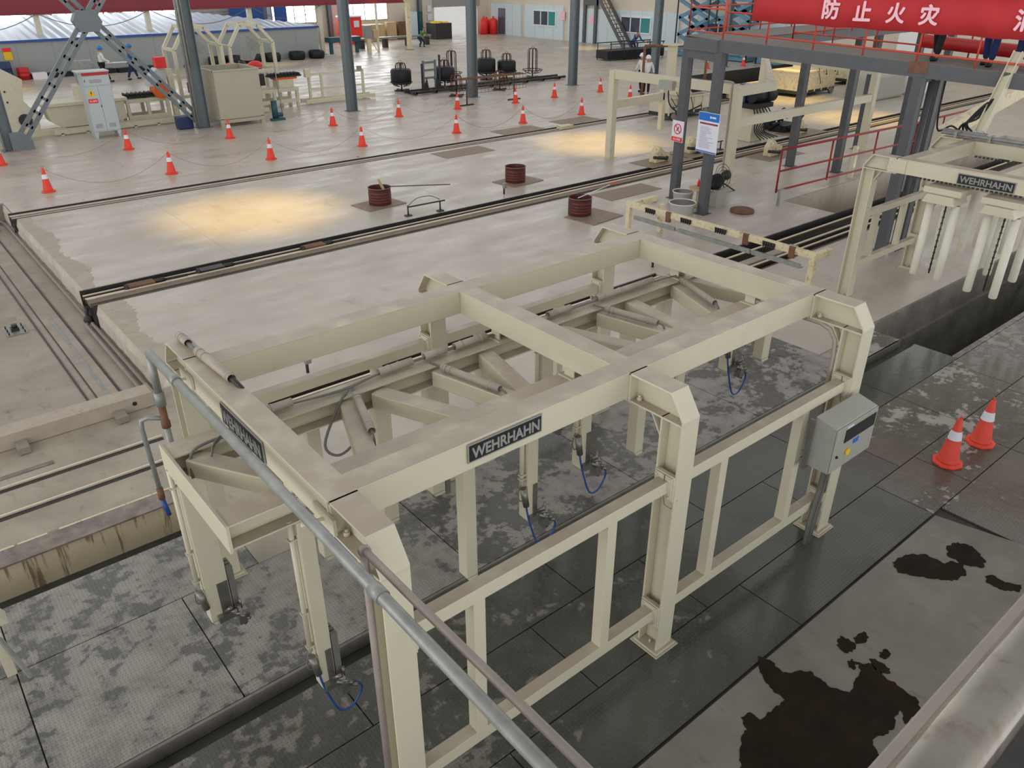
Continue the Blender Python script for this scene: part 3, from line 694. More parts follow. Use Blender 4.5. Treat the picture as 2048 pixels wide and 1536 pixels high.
# ============================================================ SECOND FRAME (right)
M['tube'] = paint('white_tube', srgb(222, 218, 202), .4, var=.04, dirt=.3, dcol=srgb(160, 152, 136), scale=4)
X3, X4 = 11.92, 14.42
F2 = thing('portal_frame', 'cream portal frame standing over the open trench at the right, hung with white tubes', 'machine frame', (13.17, YF / 2, 0))
for x in (X3, X4): portal(F2, x, near=False); cross(F2, x)
for x in (X3, X4): MB().box(x - .1, x + .1, .3, .58, Ht - Bd, Ht).build('cross_beam', M['cream'], F2)
m = MB(); m.box(X3 + .1, X4 - .1, YF - .78, YF - .58, Ht - Bd, Ht); m.build('long_beam', M['cream'], F2, bevel=.006)
for y in (.5, 1.55): MB().box(X3 + .1, X4 - .1, y, y + .12, Ht - Bd, Ht - .05).build('long_beam', M['cream'], F2, bevel=.006)
guard(F2, X3, X4, YF - .11, (12.5, 13.55), 1.55, .62)
m = MB(); m.box(X3 - .114, X3 - .104, 2.9, 3.2, 2.41, 2.63)
for y in (2.96, 3.14):
    for z in (2.46, 2.58): m.tube([(X3 - .114, y, z), (X3 - .12, y, z)], .012, 6)
m.build('splice_plate', M['cream'], F2)
nameplate(F2, (X3 - .107, 1.62, 2.50), (0, -1, 0), (0, 0, 1), .86, .17)
for x in (X3 - .07, X4 - .12):
    m = MB()
    for k in range(34): m.box(x - .02, x + .02, .45 + k * .07, .485 + k * .07, 2.37, 2.395)
    m.build('rack_strip', M['dkmetal'], F2)
m = MB(); m.tube([(X4 - .1, 3.5, 2.72), (X4 - .1, .4, 2.72)], .035, 10); m.tube([(X4 + .02, 3.3, 2.7), (X4 + .02, .4, 2.7)], .03, 10)
for y in (3.2, 2.6, 2.0, 1.4): m.box(X4 - .15, X4 + .07, y, y + .05, 2.66, 2.76)
m.build('air_pipe', M['galv'], F2)
def hanger_group(y, x, zb, label):
    g = thing('tube_hanger', label, 'hanger', (x, y, zb), 'tube hangers under the trench frame')
    m = MB(); m.box(x - .14, x + .5, y - .3, y + .3, 2.24, 2.34); m.build('carriage', M['cream'], g, bevel=.01)
    m = MB(); m.prism([(y - .26, 2.1), (y + .26, 2.1), (y + .2, 2.24), (y - .2, 2.24)], 'x', x - .2, x + .3); m.build('cover', M['cream'], g, bevel=.008)
    for dx in (-.05, .62):
        for dy in (-.24, .16):
            MB().lathe((x + dx, y + dy, zb + (.12 if dx > 0 else 0)), [(.056, 0), (.064, .02), (.064, 2.1 - zb), (.056, 2.1 - zb), (.056, 0)], 16, cap=False).build('white_tube', M['tube'], g)
    for dy in (-.06,):
        m = MB(); m.tube([(x + .02, y + dy, zb + .05), (x + .02, y + dy, 2.1)], .012, 6)
        for k in range(12): m.box(x + .005, x + .035, y + dy - .015, y + dy + .015, zb + .1 + k * .1, zb + .125 + k * .1)
        m.build('chain_rod', M['dkmetal'], g)
hanger_group(2.15, 11.75, .85, 'left cluster of white hanging tubes beneath the nameplate beam')
hanger_group(1.25, 11.75, .8, 'right cluster of white hanging tubes beneath the nameplate beam')
hanger_group(2.0, 13.1, .8, 'white hanging tubes behind the left front cluster, over the trench')
hanger_group(1.05, 13.1, .8, 'white hanging tubes behind the right front cluster, at the photo edge')
PO = thing('pivot_post', 'cream leaning post with cables at its foot, behind the frame over the trench', 'post', (14.9, 3.2, 2.6))
MB().hb((14.75, 3.0, 2.75), (15.3, 2.9, 4.1), .16, .16, (0, 1, 0)).build('post', M['cream'], PO)
m = MB()
for k in range(4): m.tube(smooth_path([(14.8, 3.4 - k * .08, 2.72), (14.7 + k * .05, 3.3, 2.85), (14.8, 3.1, 2.98 + k * .06), (14.98, 3.0, 3.3)]), .02, 6)
m.tube(smooth_path([(15.6, 4.2, 3.6), (15.4, 4.1, 2.9), (15.1, 3.9, 2.6), (14.9, 3.6, 2.75), (14.8, 3.4, 2.7)]), .018, 6)
m.build('cable_bundle', M['black'], PO)
MB().tube([(14.5, 3.55, 2.72), (14.5, 2.75, 2.72)], .05, 10).build('cylinder', M['galv'], PO)

# low rusty test frame
LF = thing('low_frame', 'low cream steel frame with black marks and a perforated bar, behind the big frame', 'frame', (11.7, 6.5, 0))
m = MB(); m.box(11.57, 11.69, 4.05, 8.85, .64, .76); m.build('beam', M['cream2'], LF, bevel=.006)
m = MB(); m.box(11.69, 12.5, 8.73, 8.85, .62, .74); m.build('beam', M['cream2'], LF, bevel=.006)
m = MB(); m.box(11.69, 12.15, 4.05, 4.17, .62, .74); m.build('beam', M['cream2'], LF, bevel=.006)
for x, y in ((11.63, 8.79), (12.3, 8.4), (11.63, 4.12)): MB().box(x - .055, x + .055, y - .055, y + .055, 0, .64 if y != 8.4 else .66).build('leg', M['cream2'], LF, bevel=.004)
for y in (8.1, 7.1, 6.2, 5.05):
    m = MB(); m.box(11.545, 11.57, y - .13, y + .13, .66, .74)
    for k in range(5): m.tube([(11.535, y - .11 + k * .055, .64), (11.535, y - .09 + k * .055, .75)], .014, 6)
    m.build('scraper_block', M['dkmetal'], LF)
for y in (7.6, 5.6, 4.55): MB().box(11.55, 11.6, y - .06, y + .06, .56, .78).build('clamp', M['rust'], LF)
for a, b in ((8.35, 7.2), (7.1, 5.3), (5.25, 4.2)):
    m = MB(); m.box(11.3, 11.36, b, a, .5, .58); m.box(11.36, 11.46, b, a, .49, .50)
    y = b + .1
    while y < a: m.tube([(11.292, y, .54), (11.3, y, .54)], .012, 6); y += .22
    m.build('spray_bar', M['galv'], LF)

# ============================================================ DECK
DK = thing('footbridge', 'grey steel footbridge with plate deck and red railings, upper right', 'bridge', (14.6, 6, 0))
e1 = Vector((14.22, 8.75, 0)); ed = Vector((.68, -4.32, 0)).normalized(); en = Vector((ed.y * -1, ed.x, 0))  # en points away (+X)
if en.x < 0: en = -en
def dz(s): return 4.0 - .043 * s
def dp(s, o, z): v = e1 + ed * s + en * o; return (v.x, v.y, z)
L_ = 9.5
m = MB(); m.beam(dp(0, .06, dz(0) - .13), dp(L_, .06, dz(L_) - .13), .12, .26); m.build('edge_beam', M['steel_dk'], DK)
m = MB(); m.beam(dp(0, 1.75, dz(0) - .13), dp(L_, 1.75, dz(L_) - .13), .12, .26); m.build('edge_beam', M['steel_dk'], DK)
q1 = Vector(dp(0, 0, 0)); q2 = Vector((14.86, 10.22, 0))
m = MB(); m.beam((q1.x, q1.y, 3.86), (q2.x, q2.y, 3.82), .12, .27); m.beam((q1.x + .05, q1.y, 3.62), (q2.x + .05, q2.y, 3.6), .1, .2); m.build('end_beam', M['steel_dk'], DK)
m = MB(); m.beam((q2.x, q2.y, 3.85), (27, 10.5, 3.85), .12, .24); m.beam((16.2, 8.9, 3.85), (27, 9.1, 3.85), .12, .24); m.build('side_beam', M['steel_dk'], DK)
m = MB(); a, b = dp(0, .0, dz(0)), dp(L_, 0, dz(L_)); c, d = dp(L_, 1.8, dz(L_)), dp(0, 1.8, dz(0))
m.add([a, b, c, d, (a[0], a[1], a[2] + .01), (b[0], b[1], b[2] + .01), (c[0], c[1], c[2] + .01), (d[0], d[1], d[2] + .01)], [(0, 3, 2, 1), (4, 5, 6, 7), (0, 1, 5, 4), (1, 2, 6, 5), (2, 3, 7, 6), (3, 0, 4, 7)]); m.build('deck_plate', M['deckplate'], DK)
m = MB(); m.prism([(14.22, 8.8), (14.86, 10.25), (27, 10.5), (27, 9.0), (16, 8.85)], 'z', 3.975, 3.99); m.build('deck_plate', M['deckplate'], DK)
cols_ = [((14.3, 8.74), 3.74), ((14.92, 10.17), 3.7), ((20.6, 10.35), 3.73), ((20.95, 9.0), 3.73), ((24.57, 10.35), 3.73), ((24.7, 9.05), 3.73), ((14.98, 4.43), 3.56), ((15.35, 4.35), 3.5), ((15.75, 4.42), 3.5), ((26.9, 9.1), 3.73)]
for (x, y), zt_ in cols_:
    m = MB(); wd = .2; m.hb((x, y, .012), (x, y, zt_), wd, wd, (1, 0, 0), .02, .19) if (x, y) != (15.35, 4.35) else m.tube([(x, y, 0), (x, y, zt_)], .06, 10)
    m.box(x - .16, x + .16, y - .16, y + .16, 0, .012); m.build('column', M['steel_dk'], DK)
MB().beam((14.9, 4.4, 3.52), (15.8, 4.4, 3.52), .12, .12).build('top_link', M['steel_dk'], DK)
MB().beam(dp(4.15, -.004, 3.73), dp(4.5, -.004, 3.73), .01, .22).build('rust_patch', M['rust'], DK)
def railing(parent, pts, mat, h=1.05, mids=(.5, .12), step_=1.02, r=.022, skip_mid=False, name='railing'):
    for i in range(len(pts) - 1):
        a, b = Vector(pts[i]), Vector(pts[i + 1]); n = max(1, round((b - a).length / step_)); m = MB()
        m.tube([a + Vector((0, 0, h)), b + Vector((0, 0, h))], r, 8)
        for z in mids: m.tube([a + Vector((0, 0, z)), b + Vector((0, 0, z))], r * .8, 8)
        for k in range(n + 1):
            q = a.lerp(b, k / n); m.tube([q, q + Vector((0, 0, h))], r * .8, 8)
        m.build(name, mat, parent)
railing(DK, [dp(.05, .03, dz(0)), dp(L_, .03, dz(L_))], M['rail_red'], 1.1, (.16, .58), 1.0, .024)
railing(DK, [dp(.95, 1.72, dz(1) ), dp(L_, 1.72, dz(L_))], M['rail_red'], 1.1, (.16, .58), 1.0, .022)
railing(DK, [dp(.05, .03, dz(0)), (14.9, 10.2, 3.99), (27, 10.45, 3.99)], M['rail_red'], 1.1, (.12, .62), 1.6, .022)
railing(DK, [dp(.95, 1.72, dz(1)), (27, 9.05, 3.99)], M['rail_red'], 1.1, (.12, .62), 1.6, .022)
# banner
BN = thing('banner', 'red cloth banner with pink-white Chinese characters tied to the footbridge railing', 'banner', dp(4, -.06, 4.3))
m = MB(); n = 60; vs = []
for i in range(n + 1):
    s_ = .72 + (9.4 - .72) * i / n
    for k, hh in enumerate((0, .33, .66)):
        w1 = .014 * math.sin(i * 1.3 + k) + .01 * math.sin(i * .47 + k * 2)
        v = e1 + ed * s_ + en * (-.05 + w1); vs.append((v.x, v.y, 4.42 - .02 * (s_ - .7) + hh + .012 * math.sin(i * .9)))
m.add(vs, [(i * 3 + k, (i + 1) * 3 + k, (i + 1) * 3 + k + 1, i * 3 + k + 1) for i in range(n) for k in range(2)], True)
bc = m.build('cloth', M['banner'], BN); md = bc.modifiers.new('t', 'SOLIDIFY'); md.thickness = .003
for ch, s_ in (('防', 2.44), ('止', 3.08), ('火', 3.72), ('灾', 4.33), ('消', 5.95)):
    v = e1 + ed * s_ + en * (-.085)
    put_text(ch, .36, (v.x, v.y, 4.74 - .02 * (s_ - .7)), ed, (0, 0, 1), M['letter'], BN, h=.34, w=.32, extr=.001, thick=.013)
# right stretch beyond the corner: red pipe lying on the deck
tag(MB().tube([dp(3.9, 1.5, 4.1), dp(9.4, 1.5, 3.8)], .13, 14).build('red_pipe', M['red']), 'thick red pipe lying along the footbridge deck behind the standing legs', 'pipe')

# ============================================================ HALL COLUMNS
def hcol(x, y, label, mat='col', wd=.33, h=9.0):
    c = thing('steel_column', label, 'column', (x, y, 0), 'row of hall columns' if mat == 'col' else 'cream crane columns')
    MB().hb((x, y, .02), (x, y, h), wd, wd * 1.1, (1, 0, 0), .02, .014).build('shaft', M[mat], c); MB().box(x - .25, x + .25, y - .25, y + .25, 0, .02).build('base_plate', M[mat], c); return c
hcol(2.45, 28.2, 'grey-green hall column cut by the left photo edge, foot of the cross brace'); hcol(9.0, 28.25, 'grey-green hall column carrying cable trunking beside the open beige tank', wd=.36)
hcol(15.28, 28.05, 'grey-green hall column behind the dark roller frame, left of the wire spools'); hcol(21.62, 27.95, 'grey-green hall column standing among the red wire spools')
c5 = hcol(28.05, 27.95, 'grey-green hall column with a small red and yellow sign'); hcol(34.4, 28.0, 'bluish hall column behind the worker in a white helmet'); hcol(40.7, 28.0, 'far hall column behind the footbridge railing')
MB().box(28.23, 28.24, 27.80, 28.05, 1.55, 1.85).build('yellow_sign', M['yellow'], c5); MB().box(28.23, 28.242, 27.80, 28.05, 1.85, 2.0).build('red_sign', M['redbright'], c5)
m = MB()
for dy, r_ in ((-.05, .05), (.06, .04), (-.14, .035)): m.tube([(8.78 + dy, 28.0, 2.2 if dy > 0 else .1), (8.78 + dy, 28.0, 9)], r_, 8)
tag(m.build('cable_trunking', M['galv']), 'bundle of grey conduits running up the column beside the beige tank', 'conduit')
XBR = thing('cross_brace', 'big X-shaped grey lattice brace between the two leftmost hall columns', 'brace', (5.7, 28.2, 3.8))
def lattice(p0, p1):
    p0 = Vector(p0); p1 = Vector(p1); d = (p1 - p0).normalized(); u = Vector((-d.z, 0, d.x)); L = (p1 - p0).length; m = MB()
    for s in (-1, 1): m.beam(p0 + u * .12 * s, p1 + u * .12 * s, .1, .13, u)
    k = .3
    while k < L: m.beam(p0 + d * k - u * .11, p0 + d * k + u * .11, .1, .1, d); k += .52
    m.build('brace_leg', M['col'], XBR)
lattice((2.65, 28.05, .1), (9.0, 28.05, 7.9)); lattice((8.85, 28.25, .3), (2.3, 28.25, 7.95))
m = MB(); m.prism([(5.4, 3.5), (6.0, 3.5), (6.15, 3.8), (6.0, 4.15), (5.4, 4.15), (5.25, 3.85)], 'y', 27.95, 28.3); m.build('gusset_plate', M['col'], XBR)
m = MB(); m.prism([(2.5, 0), (3.15, 0), (3.15, .3), (2.9, .6), (2.5, .6)], 'y', 27.97, 28.0); m.build('gusset_plate', M['col'], XBR)

# crane girder and cream columns
CR = thing('crane_girder', 'long dark red crane girder across the top left background', 'girder', (10, 50.2, 3.4))
MB().box(-20, 32.1, 49.95, 50.45, 3.12, 4.0).build('girder', M['crane'], CR)
MB().box(-20, 32.1, 49.85, 50.55, 3.05, 3.12).build('bottom_flange', M['crane'], CR)
for x, lab in ((8.4, 'cream column rising behind the shed roof near the left brace'), (14.3, 'cream column rising behind the shed roof between brace and tank'), (20.6, 'cream column behind the shed roof above the beige tank'), (25.5, 'cream column at the right end of the shed roof'), (32.0, 'cream column ending the red girder, left of the bright doorway'), (2.0, 'cream column behind the shed roof at the left photo edge')):
    c = thing('crane_column', lab, 'column', (x, 50.2 if x != 32.0 else 48.9, 0), 'cream crane columns'); y = 50.2 if x != 32.0 else 49.3
    MB().box(x - .13, x + .13, y - .15, y + .15, .02, 3.05).build('shaft', M['cream2' if x == 32.0 else 'cream3'], c); MB().box(x - .25, x + .25, y - .25, y + .25, 0, .02).build('base_plate', M['rust'], c)

# shed
SH = thing('shed', 'long low grey shed with blue trim and pale corrugated roof, left background', 'shed', (10, 50, 0))
MB().box(-20, 24.6, 48.9, 49.0, 0, 1.78).build('wall', M['shed'], SH); MB().box(24.52, 24.6, 49.0, 56.5, 0, 1.78).build('wall', M['shed'], SH)
MB().box(-20, 24.68, 48.8, 48.92, 1.78, 1.9).build('blue_trim', M['bluetrim'], SH)
m = MB(); n = 180; vs = []
for i in range(n + 1):
    x = -20 + 44.65 * i / n; zz = .035 * (1 if i % 2 else -1)
    vs += [(x, 48.85, 1.86 + zz), (x, 55.5 if x < 18 else 55.5 - (x - 18) * .9, 2.75 + zz if x < 18 else 2.75 - (x - 18) * .12 + zz)]
m.add(vs, [(2 * i, 2 * i + 2, 2 * i + 3, 2 * i + 1) for i in range(n)]); r_ = m.build('roof', M['blueroof'], SH); md = r_.modifiers.new('t', 'SOLIDIFY'); md.thickness = .02
m = MB()
for k in range(16): m.box(-4 + k * 1.8, -3.99 + k * 1.8, 48.89, 48.9, 0, 1.78)
m.build('panel_joints', M['galv'], SH)
MB().box(6.15, 6.55, 48.86, 48.89, .95, 1.35).build('yellow_sign', M['yellow'], SH); MB().box(6.15, 6.55, 48.86, 48.89, 1.35, 1.55).build('red_sign', M['redbright'], SH)
tag(MB().box(22.0, 24.5, 56.9, 57.1, 0, 3.0).build('blue_partition', M['bluetrim']), 'dark blue panel behind the right end of the shed roof', 'panel')
tag(MB().box(25.4, 26.3, 56.9, 57.1, 0, 2.9).build('blue_door_panel', M['bluetrim']), 'narrow dark blue door panel right of the cream column by the shed', 'panel')
m = MB(); m.tube([(13.6, 56.8, 0), (13.6, 56.8, 2.0)], .1, 8); m.tube([(13.6 + 1.4 * math.cos(2 * PI * k / 24), 56.8, 2.0 + 1.2 * math.sin(2 * PI * k / 24)) for k in range(25)], .07, 6)
for k in range(8): m.tube([(13.6, 56.8, 2.0), (13.6 + 1.4 * math.cos(PI * k / 4), 56.8, 2.0 + 1.2 * math.sin(PI * k / 4))], .06, 6)
tag(m.build('orange_wheel', M['orange']), 'large orange spoked wheel seen over the shed roof', 'wheel')
for i, (x0, x1, dzz) in enumerate(((2.2, 8.3, .8), (8.5, 14.2, .7), (14.5, 20.4, .8), (20.7, 25.4, .7))):
    tag(MB().tube([(x0 + (x1 - x0) * k / 12, 49.8, 3.05 - dzz * 4 * (k / 12) * (1 - k / 12)) for k in range(13)], .02, 6).build('hanging_cable', M['cable']),
        ('cable sagging under the red girder at the far left', 'cable sagging under the red girder behind the cross brace', 'cable sagging under the red girder behind the column trunking', 'cable sagging under the red girder above the shed end')[i], 'cable', 'sagging crane cables')

# ============================================================ CONES
def cone(loc, label, dirty=False, group='cones along the walkway'):
    c = thing('traffic_cone', label, 'cone', (0, 0, 0), group); mt = M['cone_dirty' if dirty else 'cone']; n = 20
    MB().lathe((0, 0, 0), [(.18, 0), (.185, .012), (.18, .035), (.15, .042), (.13, .045)], 8).build('base', mt, c, bevel=.004)
    MB().lathe((0, 0, 0), [(.135, .042), (.125, .06), (.032, .62), (.026, .635)], n).build('body', mt, c)
    f = lambda z: .1275 - (z - .06) * .1661
    MB().lathe((0, 0, 0), [(f(.36) + .003, .36), (f(.48) + .003, .48)], n, cap=False).build('white_band', M['band'], c)
    MB().tube([(.022 * math.cos(t), 0, .645 + .028 * math.sin(t)) for t in [PI * k / 8 - .4 for k in range(10)]], .007, 6).build('top_loop', mt, c)
    c.location = loc; return c
base = cone((1.80, 26.0, 0), 'cone cut by the left photo edge, under the first hall column')
for i, (x, y, lab) in enumerate(((2.17, 21.5, 'leftmost cone of the near row, closest to the pit corner'), (5.56, 25.9, 'far-row cone right below the white electric cabinet'), (5.5, 21.5, 'second cone from the left in the near row'),
    (8.95, 25.6, 'far-row cone in front of the beige tank'), (8.62, 21.45, 'third cone from the left in the near row'), (13.0, 25.5, 'far-row cone left of the third hall column foot'), (11.92, 21.4, 'fourth cone from the left in the near row'),
    (16.06, 25.6, 'far-row cone right of the third hall column foot'), (19.02, 25.6, 'far-row cone in front of the wire mesh trestle'), (15.8, 21.25, 'near-row cone directly below the mesh trestle'), (22.02, 25.3, 'far-row cone right of the mesh trestle'),
    (19.02, 21.25, 'near-row cone third from the right'), (24.47, 25.4, 'far-row cone left of the column with the yellow sign'), (22.16, 21.2, 'near-row cone second from the right, above the track stop'), (27.4, 25.3, 'far-row cone right of the column with the yellow sign'),
    (26.6, 22.6, 'cone half hidden behind the cream gantry beam'), (39.25, 28.1, 'far cone seen between the footbridge columns, left of the pair'), (42.0, 27.5, 'far cone by the blue scissor lift, seen below the deck'),
    (43.5, 37.9, 'tiny cone by the stair foot behind the mesh ramp'), (44.8, 37.8, 'tiny cone at the office wall right of the bending worker'))):
    place(base, (x, y, 0), i * .7, lab)
base2 = cone((7.74, -.27, 0), 'dusty cone in the right foreground, the nearer of the pair', True, 'pair of dusty cones')
place(base2, (8.54, -.33, 0), .5, 'dusty cone in the right foreground, the farther of the pair')
# barrier tape sagging between cones
def tape(a, b, label, mt):
    a = Vector(a); b = Vector(b); tag(MB().tube([a.lerp(b, k / 12) + Vector((0, 0, .62 - 2.4 * (k / 12) * (1 - k / 12))) for k in range(13)], .0045, 5).build('barrier_rope', mt), label, 'rope', 'barrier ropes between cones')
row = [(2.17, 21.5), (5.5, 21.5), (8.62, 21.45), (11.92, 21.4), (15.8, 21.25), (19.02, 21.25), (22.16, 21.2)]
nm = ['first', 'second', 'third', 'fourth', 'fifth', 'sixth']
for i in range(6): tape((*row[i], 0), (*row[i + 1], 0), 'thin rope sagging between near-row cones, %s span from the left' % nm[i], M['rail_red'] if i < 4 else M['dkmetal'])
row = [(1.8, 26), (5.56, 25.9), (8.95, 25.6), (13, 25.5), (16.06, 25.6), (19.02, 25.6), (22.02, 25.3)]
for i in range(6): tape((*row[i], 0), (*row[i + 1], 0), 'thin rope sagging between far-row cones, %s span from the left' % nm[i], M['rail_red'])

# ============================================================ DRUMS ON PLATES
def drum(x, y, label, rz, plate, stick):
    d = thing('cut_drum', label, 'drum', (x, y, 0), 'cut-down oxide red drums')
    prof = [(.29, 0), (.29, .06), (.297, .075), (.29, .09), (.29, .13), (.297, .145), (.29, .16), (.29, .20), (.297, .215), (.29, .23), (.29, .27), (.297, .285), (.29, .3), (.29, .41), (.298, .42), (.285, .425), (.28, .41), (.278, .03)]
    MB().lathe((x, y, .02), prof, 30, cap=False).build('shell', M['barrel'], d); MB().lathe((x, y, .3), [(.279, 0), (.279, .01)], 30).build('dark_content', M['mud'], d)
    MB().lathe((x, y, .435), [(.285, 0), (.3, .002), (.3, .016), (.285, .018)], 30, cap=False).build('rim', M['pad'], d)
    tag(MB().cb((x + plate[0], y + plate[1], .01), (plate[2], plate[3], .02), rz).build('floor_plate', M['rust_plate']), plate[4], 'plate', 'plates under the drums')
M['rust_plate'] = paint('brown_floor_plate', srgb(140, 120, 102), .55, dirt=.6, dcol=srgb(92, 76, 64), scale=4)
drum(8.53, 14.62, 'cut red drum holding a wooden paddle, leftmost of the three', .1, (-.05, 0, 1.15, .85, 'brown steel plate under the drum with the paddle'), 0)
drum(12.75, 14.2, 'cut red drum on a plate beside the middle track, farthest of the three', .1, (.1, 0, 1.2, .9, 'steel plate under the drum standing beyond the track'), 0)
drum(11.85, 10.62, 'cut red drum with a white rod, on the near side of the track', .1, (.15, -.35, 1.15, .95, 'steel plate under the drum near the big frame'), 0)
tag(MB().beam((8.62, 14.5, .32), (8.58, 14.72, .62), .1, .02, (1, 0, 0)).build('wooden_paddle', M['wood']), 'brown wooden paddle standing in the leftmost red drum', 'paddle')
tag(MB().tube([(8.6, 14.6, .45), (10.05, 13.6, .47)], .012, 6).build('long_rod', M['dkmetal']), 'dark rod lying across the rim of the leftmost drum', 'rod')
tag(MB().tube([(11.75, 10.6, .44), (12.55, 10.3, .7)], .011, 6).build('white_rod', M['white']), 'white rod leaning out of the near red drum', 'rod')
tag(MB().tube([(12.55, 10.3, .7), (12.75, 10.22, .76)], .014, 6).build('rod_grip', M['redbright']), 'red tip at the end of the white rod over the near drum', 'rod tip')
st = thing('sensor_stand', 'small steel bracket stand with two clamps beside the middle track, under the left drum', 'stand', (8.9, 13.15, 0))
for x, y in ((8.5, 13.25), (9.36, 13.1)):
    MB().tube([(x, y, 0), (x, y, .26)], .02, 8).build('post', M['dkmetal'], st); MB().box(x - .08, x + .08, y - .06, y + .06, 0, .03).build('foot', M['dkmetal'], st)
MB().beam((8.5, 13.25, .22), (9.5, 13.08, .26), .03, .03).build('bar', M['dkmetal'], st); MB().tube(smooth_path([(8.5, 13.25, .24), (8.75, 13.22, .4), (9.1, 13.15, .42), (9.36, 13.1, .3)]), .008, 6).build('cable', M['black'], st)
for x, y, lab in ((11.66, 13.37, 'small dark sensor post beyond the middle track, between the drums'), (2.69, 7.1, 'small dark sensor post seen over the far beam, left part of the frame'), (10.35, 6.9, 'small dark sensor post seen through the far corner of the frame')):
    t = thing('sensor_post', lab, 'post', (x, y, 0), 'floor sensor posts'); MB().tube([(x, y, 0), (x, y, .28)], .025, 8).build('post', M['dkmetal'], t); MB().box(x - .03, x + .06, y - .05, y + .03, .16, .3).build('sensor', M['galv'], t)
# couplings lying in the middle trench
for i, x in enumerate((1.9, 3.3, 5.6)):
    t = thing('track_coupling', ('greasy coupling on the middle track nearest the pit edge', 'greasy round coupling on the middle track, second from the pit', 'coupling block on the middle track, third from the pit')[i], 'coupling', (x, 12.6, 0), 'couplings on the middle track')
    m = MB(); m.box(x - .25, x + .25, 12.5, 12.72, -.06, .03); m.build('block', M['rust'] if i != 1 else M['dkmetal'], t)
    m = MB(); m.tube([(x + .25, 12.6, 0), (x + .45, 12.6, 0)], .05, 10); m.tube([(x - .3, 12.6, -.02), (x - .25, 12.6, -.02)], .09, 10); m.tube([(x + .45, 12.6, 0), (x + .9, 12.6, -.01)], .025, 8); m.build('shaft', M['dkmetal'], t)

# ============================================================ CREAM GANTRY (middle right)
GN = thing('cream_gantry', 'tall cream box-section gantry standing over both tracks, behind the footbridge columns', 'gantry', (21, 12.5, 0))
for x, y in ((17.2, 14.78), (17.3, 10.25), (25.2, 14.8), (24.5, 10.15)):
    MB().box(x - .11, x + .11, y - .11, y + .11, .015, 2.64).build('post', M['cream'], GN, bevel=.01); MB().box(x - .18, x + .18, y - .18, y + .18, 0, .015).build('base_plate', M['cream2'], GN)
def bx(p, q, w_=.18, h_=.26, n='beam', mt='cream'): MB().beam(p, q, w_, h_).build(n, M[mt], GN, bevel=.008)
bx((17.2, 14.78, 2.52), (17.3, 10.25, 2.52)); bx((17.3, 10.25, 2.48), (19.0, 10.25, 2.5)); bx((25.2, 14.8, 2.5), (24.5, 10.15, 2.5)); bx((19.0, 10.35, 2.5), (25.2, 14.8, 2.52), .14, .18)
bx((17.3, 10.25, 1.65), (24.5, 10.15, 1.68), .16, .24); bx((17.2, 14.78, 1.62), (19.6, 14.78, 1.66), .16, .24); bx((19.6, 14.78, .6), (19.6, 14.78, 2.3), .16, .16)
MB().tube(smooth_path([(17.3, 10.9, 2.68), (17.28, 10.45, 2.68), (17.18, 10.38, 2.5), (17.18, 10.36, 1.0), (17.18, 10.36, .02)]), .03, 8).build('conduit', M['pvc'], GN)
MB().box(17.0, 17.16, 12.3, 12.8, 2.3, 2.55).build('junction_box', M['box'], GN)
MB().tube(smooth_path([(17.1, 12.5, 2.3), (17.1, 12.4, 1.9), (17.3, 12.1, 1.7), (17.8, 11.8, 1.9)]), .02, 6).build('cable', M['black'], GN)
# saw carriage beneath it (left) and machine head (right)
def rough_machine(name, label, cat, c, dims, mats, seed, wheels=True):
    rnd = random.Random(seed); t = thing(name, label, cat, c); x, y, z = c; dx, dy, dz_ = dims
    MB().box(x - dx / 2, x + dx / 2, y - dy / 2, y + dy / 2, z + .28, z + dz_ * .62).build('body', M[mats[0]], t, bevel=.02)
    m = MB()
    for k in range(5): m.box(x - dx / 2 + k * dx / 5, x - dx / 2 + k * dx / 5 + .05, y - dy / 2 - .04, y - dy / 2, z + .2, z + dz_ * .66)
    m.box(x - dx / 2 - .03, x + dx / 2 + .03, y - dy / 2 - .05, y + dy / 2 + .05, z + dz_ * .62, z + dz_ * .66); m.build('ribs', M[mats[0]], t)
    MB().box(x - dx * .2, x + dx * .1, y - dy * .3, y + dy * .2, z + dz_ * .66, z + dz_).build('head', M[mats[1]], t, bevel=.02)
    m = MB(); m.tube([(x + dx * .15, y - dy * .3, z + dz_ * .8), (x + dx * .4, y - dy * .3, z + dz_ * .8)], .13, 12); m.tube([(x + dx * .4, y - dy * .3, z + dz_ * .8), (x + dx * .48, y - dy * .3, z + dz_ * .8)], .05, 8); m.build('motor', M[mats[2]], t)
    m = MB()
    for k in range(7):
        a = Vector((x + rnd.uniform(-.5, .5) * dx, y - dy * .55, z + rnd.uniform(.4, .9) * dz_)); b = a + Vector((rnd.uniform(-.5, .5), 0, -rnd.uniform(.2, .5)))
        m.tube(smooth_path([a, a.lerp(b, .5) + Vector((0, -.08, -.15)), b]), .016, 5)
    m.build('hoses', M['black'], t)
    if wheels:
        for sx_ in (-.38, .38): MB().tube([(x + dx * sx_, y - dy / 2 - .1, z + .15), (x + dx * sx_, y - dy / 2 + .02, z + .15)], .15, 16).build('wheel', M['steel'], t)
        MB().box(x - dx / 2, x + dx / 2, y - dy / 2, y + dy / 2, z + .14, z + .28).build('chassis', M['dkmetal'], t)
    return t
rough_machine('track_carriage', 'cream wheeled carriage with hoses on the far track, left of the footbridge columns', 'carriage', (25.0, 18.4, 0), (2.6, 1.0, 1.3), ('cream', 'cream', 'dkmetal'), 1)
rough_machine('saw_carriage', 'cream wheeled saw carriage on the far track, seen between footbridge columns', 'carriage', (34.6, 18.8, 0), (3.0, 1.6, 1.7), ('cream2', 'cream', 'dkmetal'), 2)
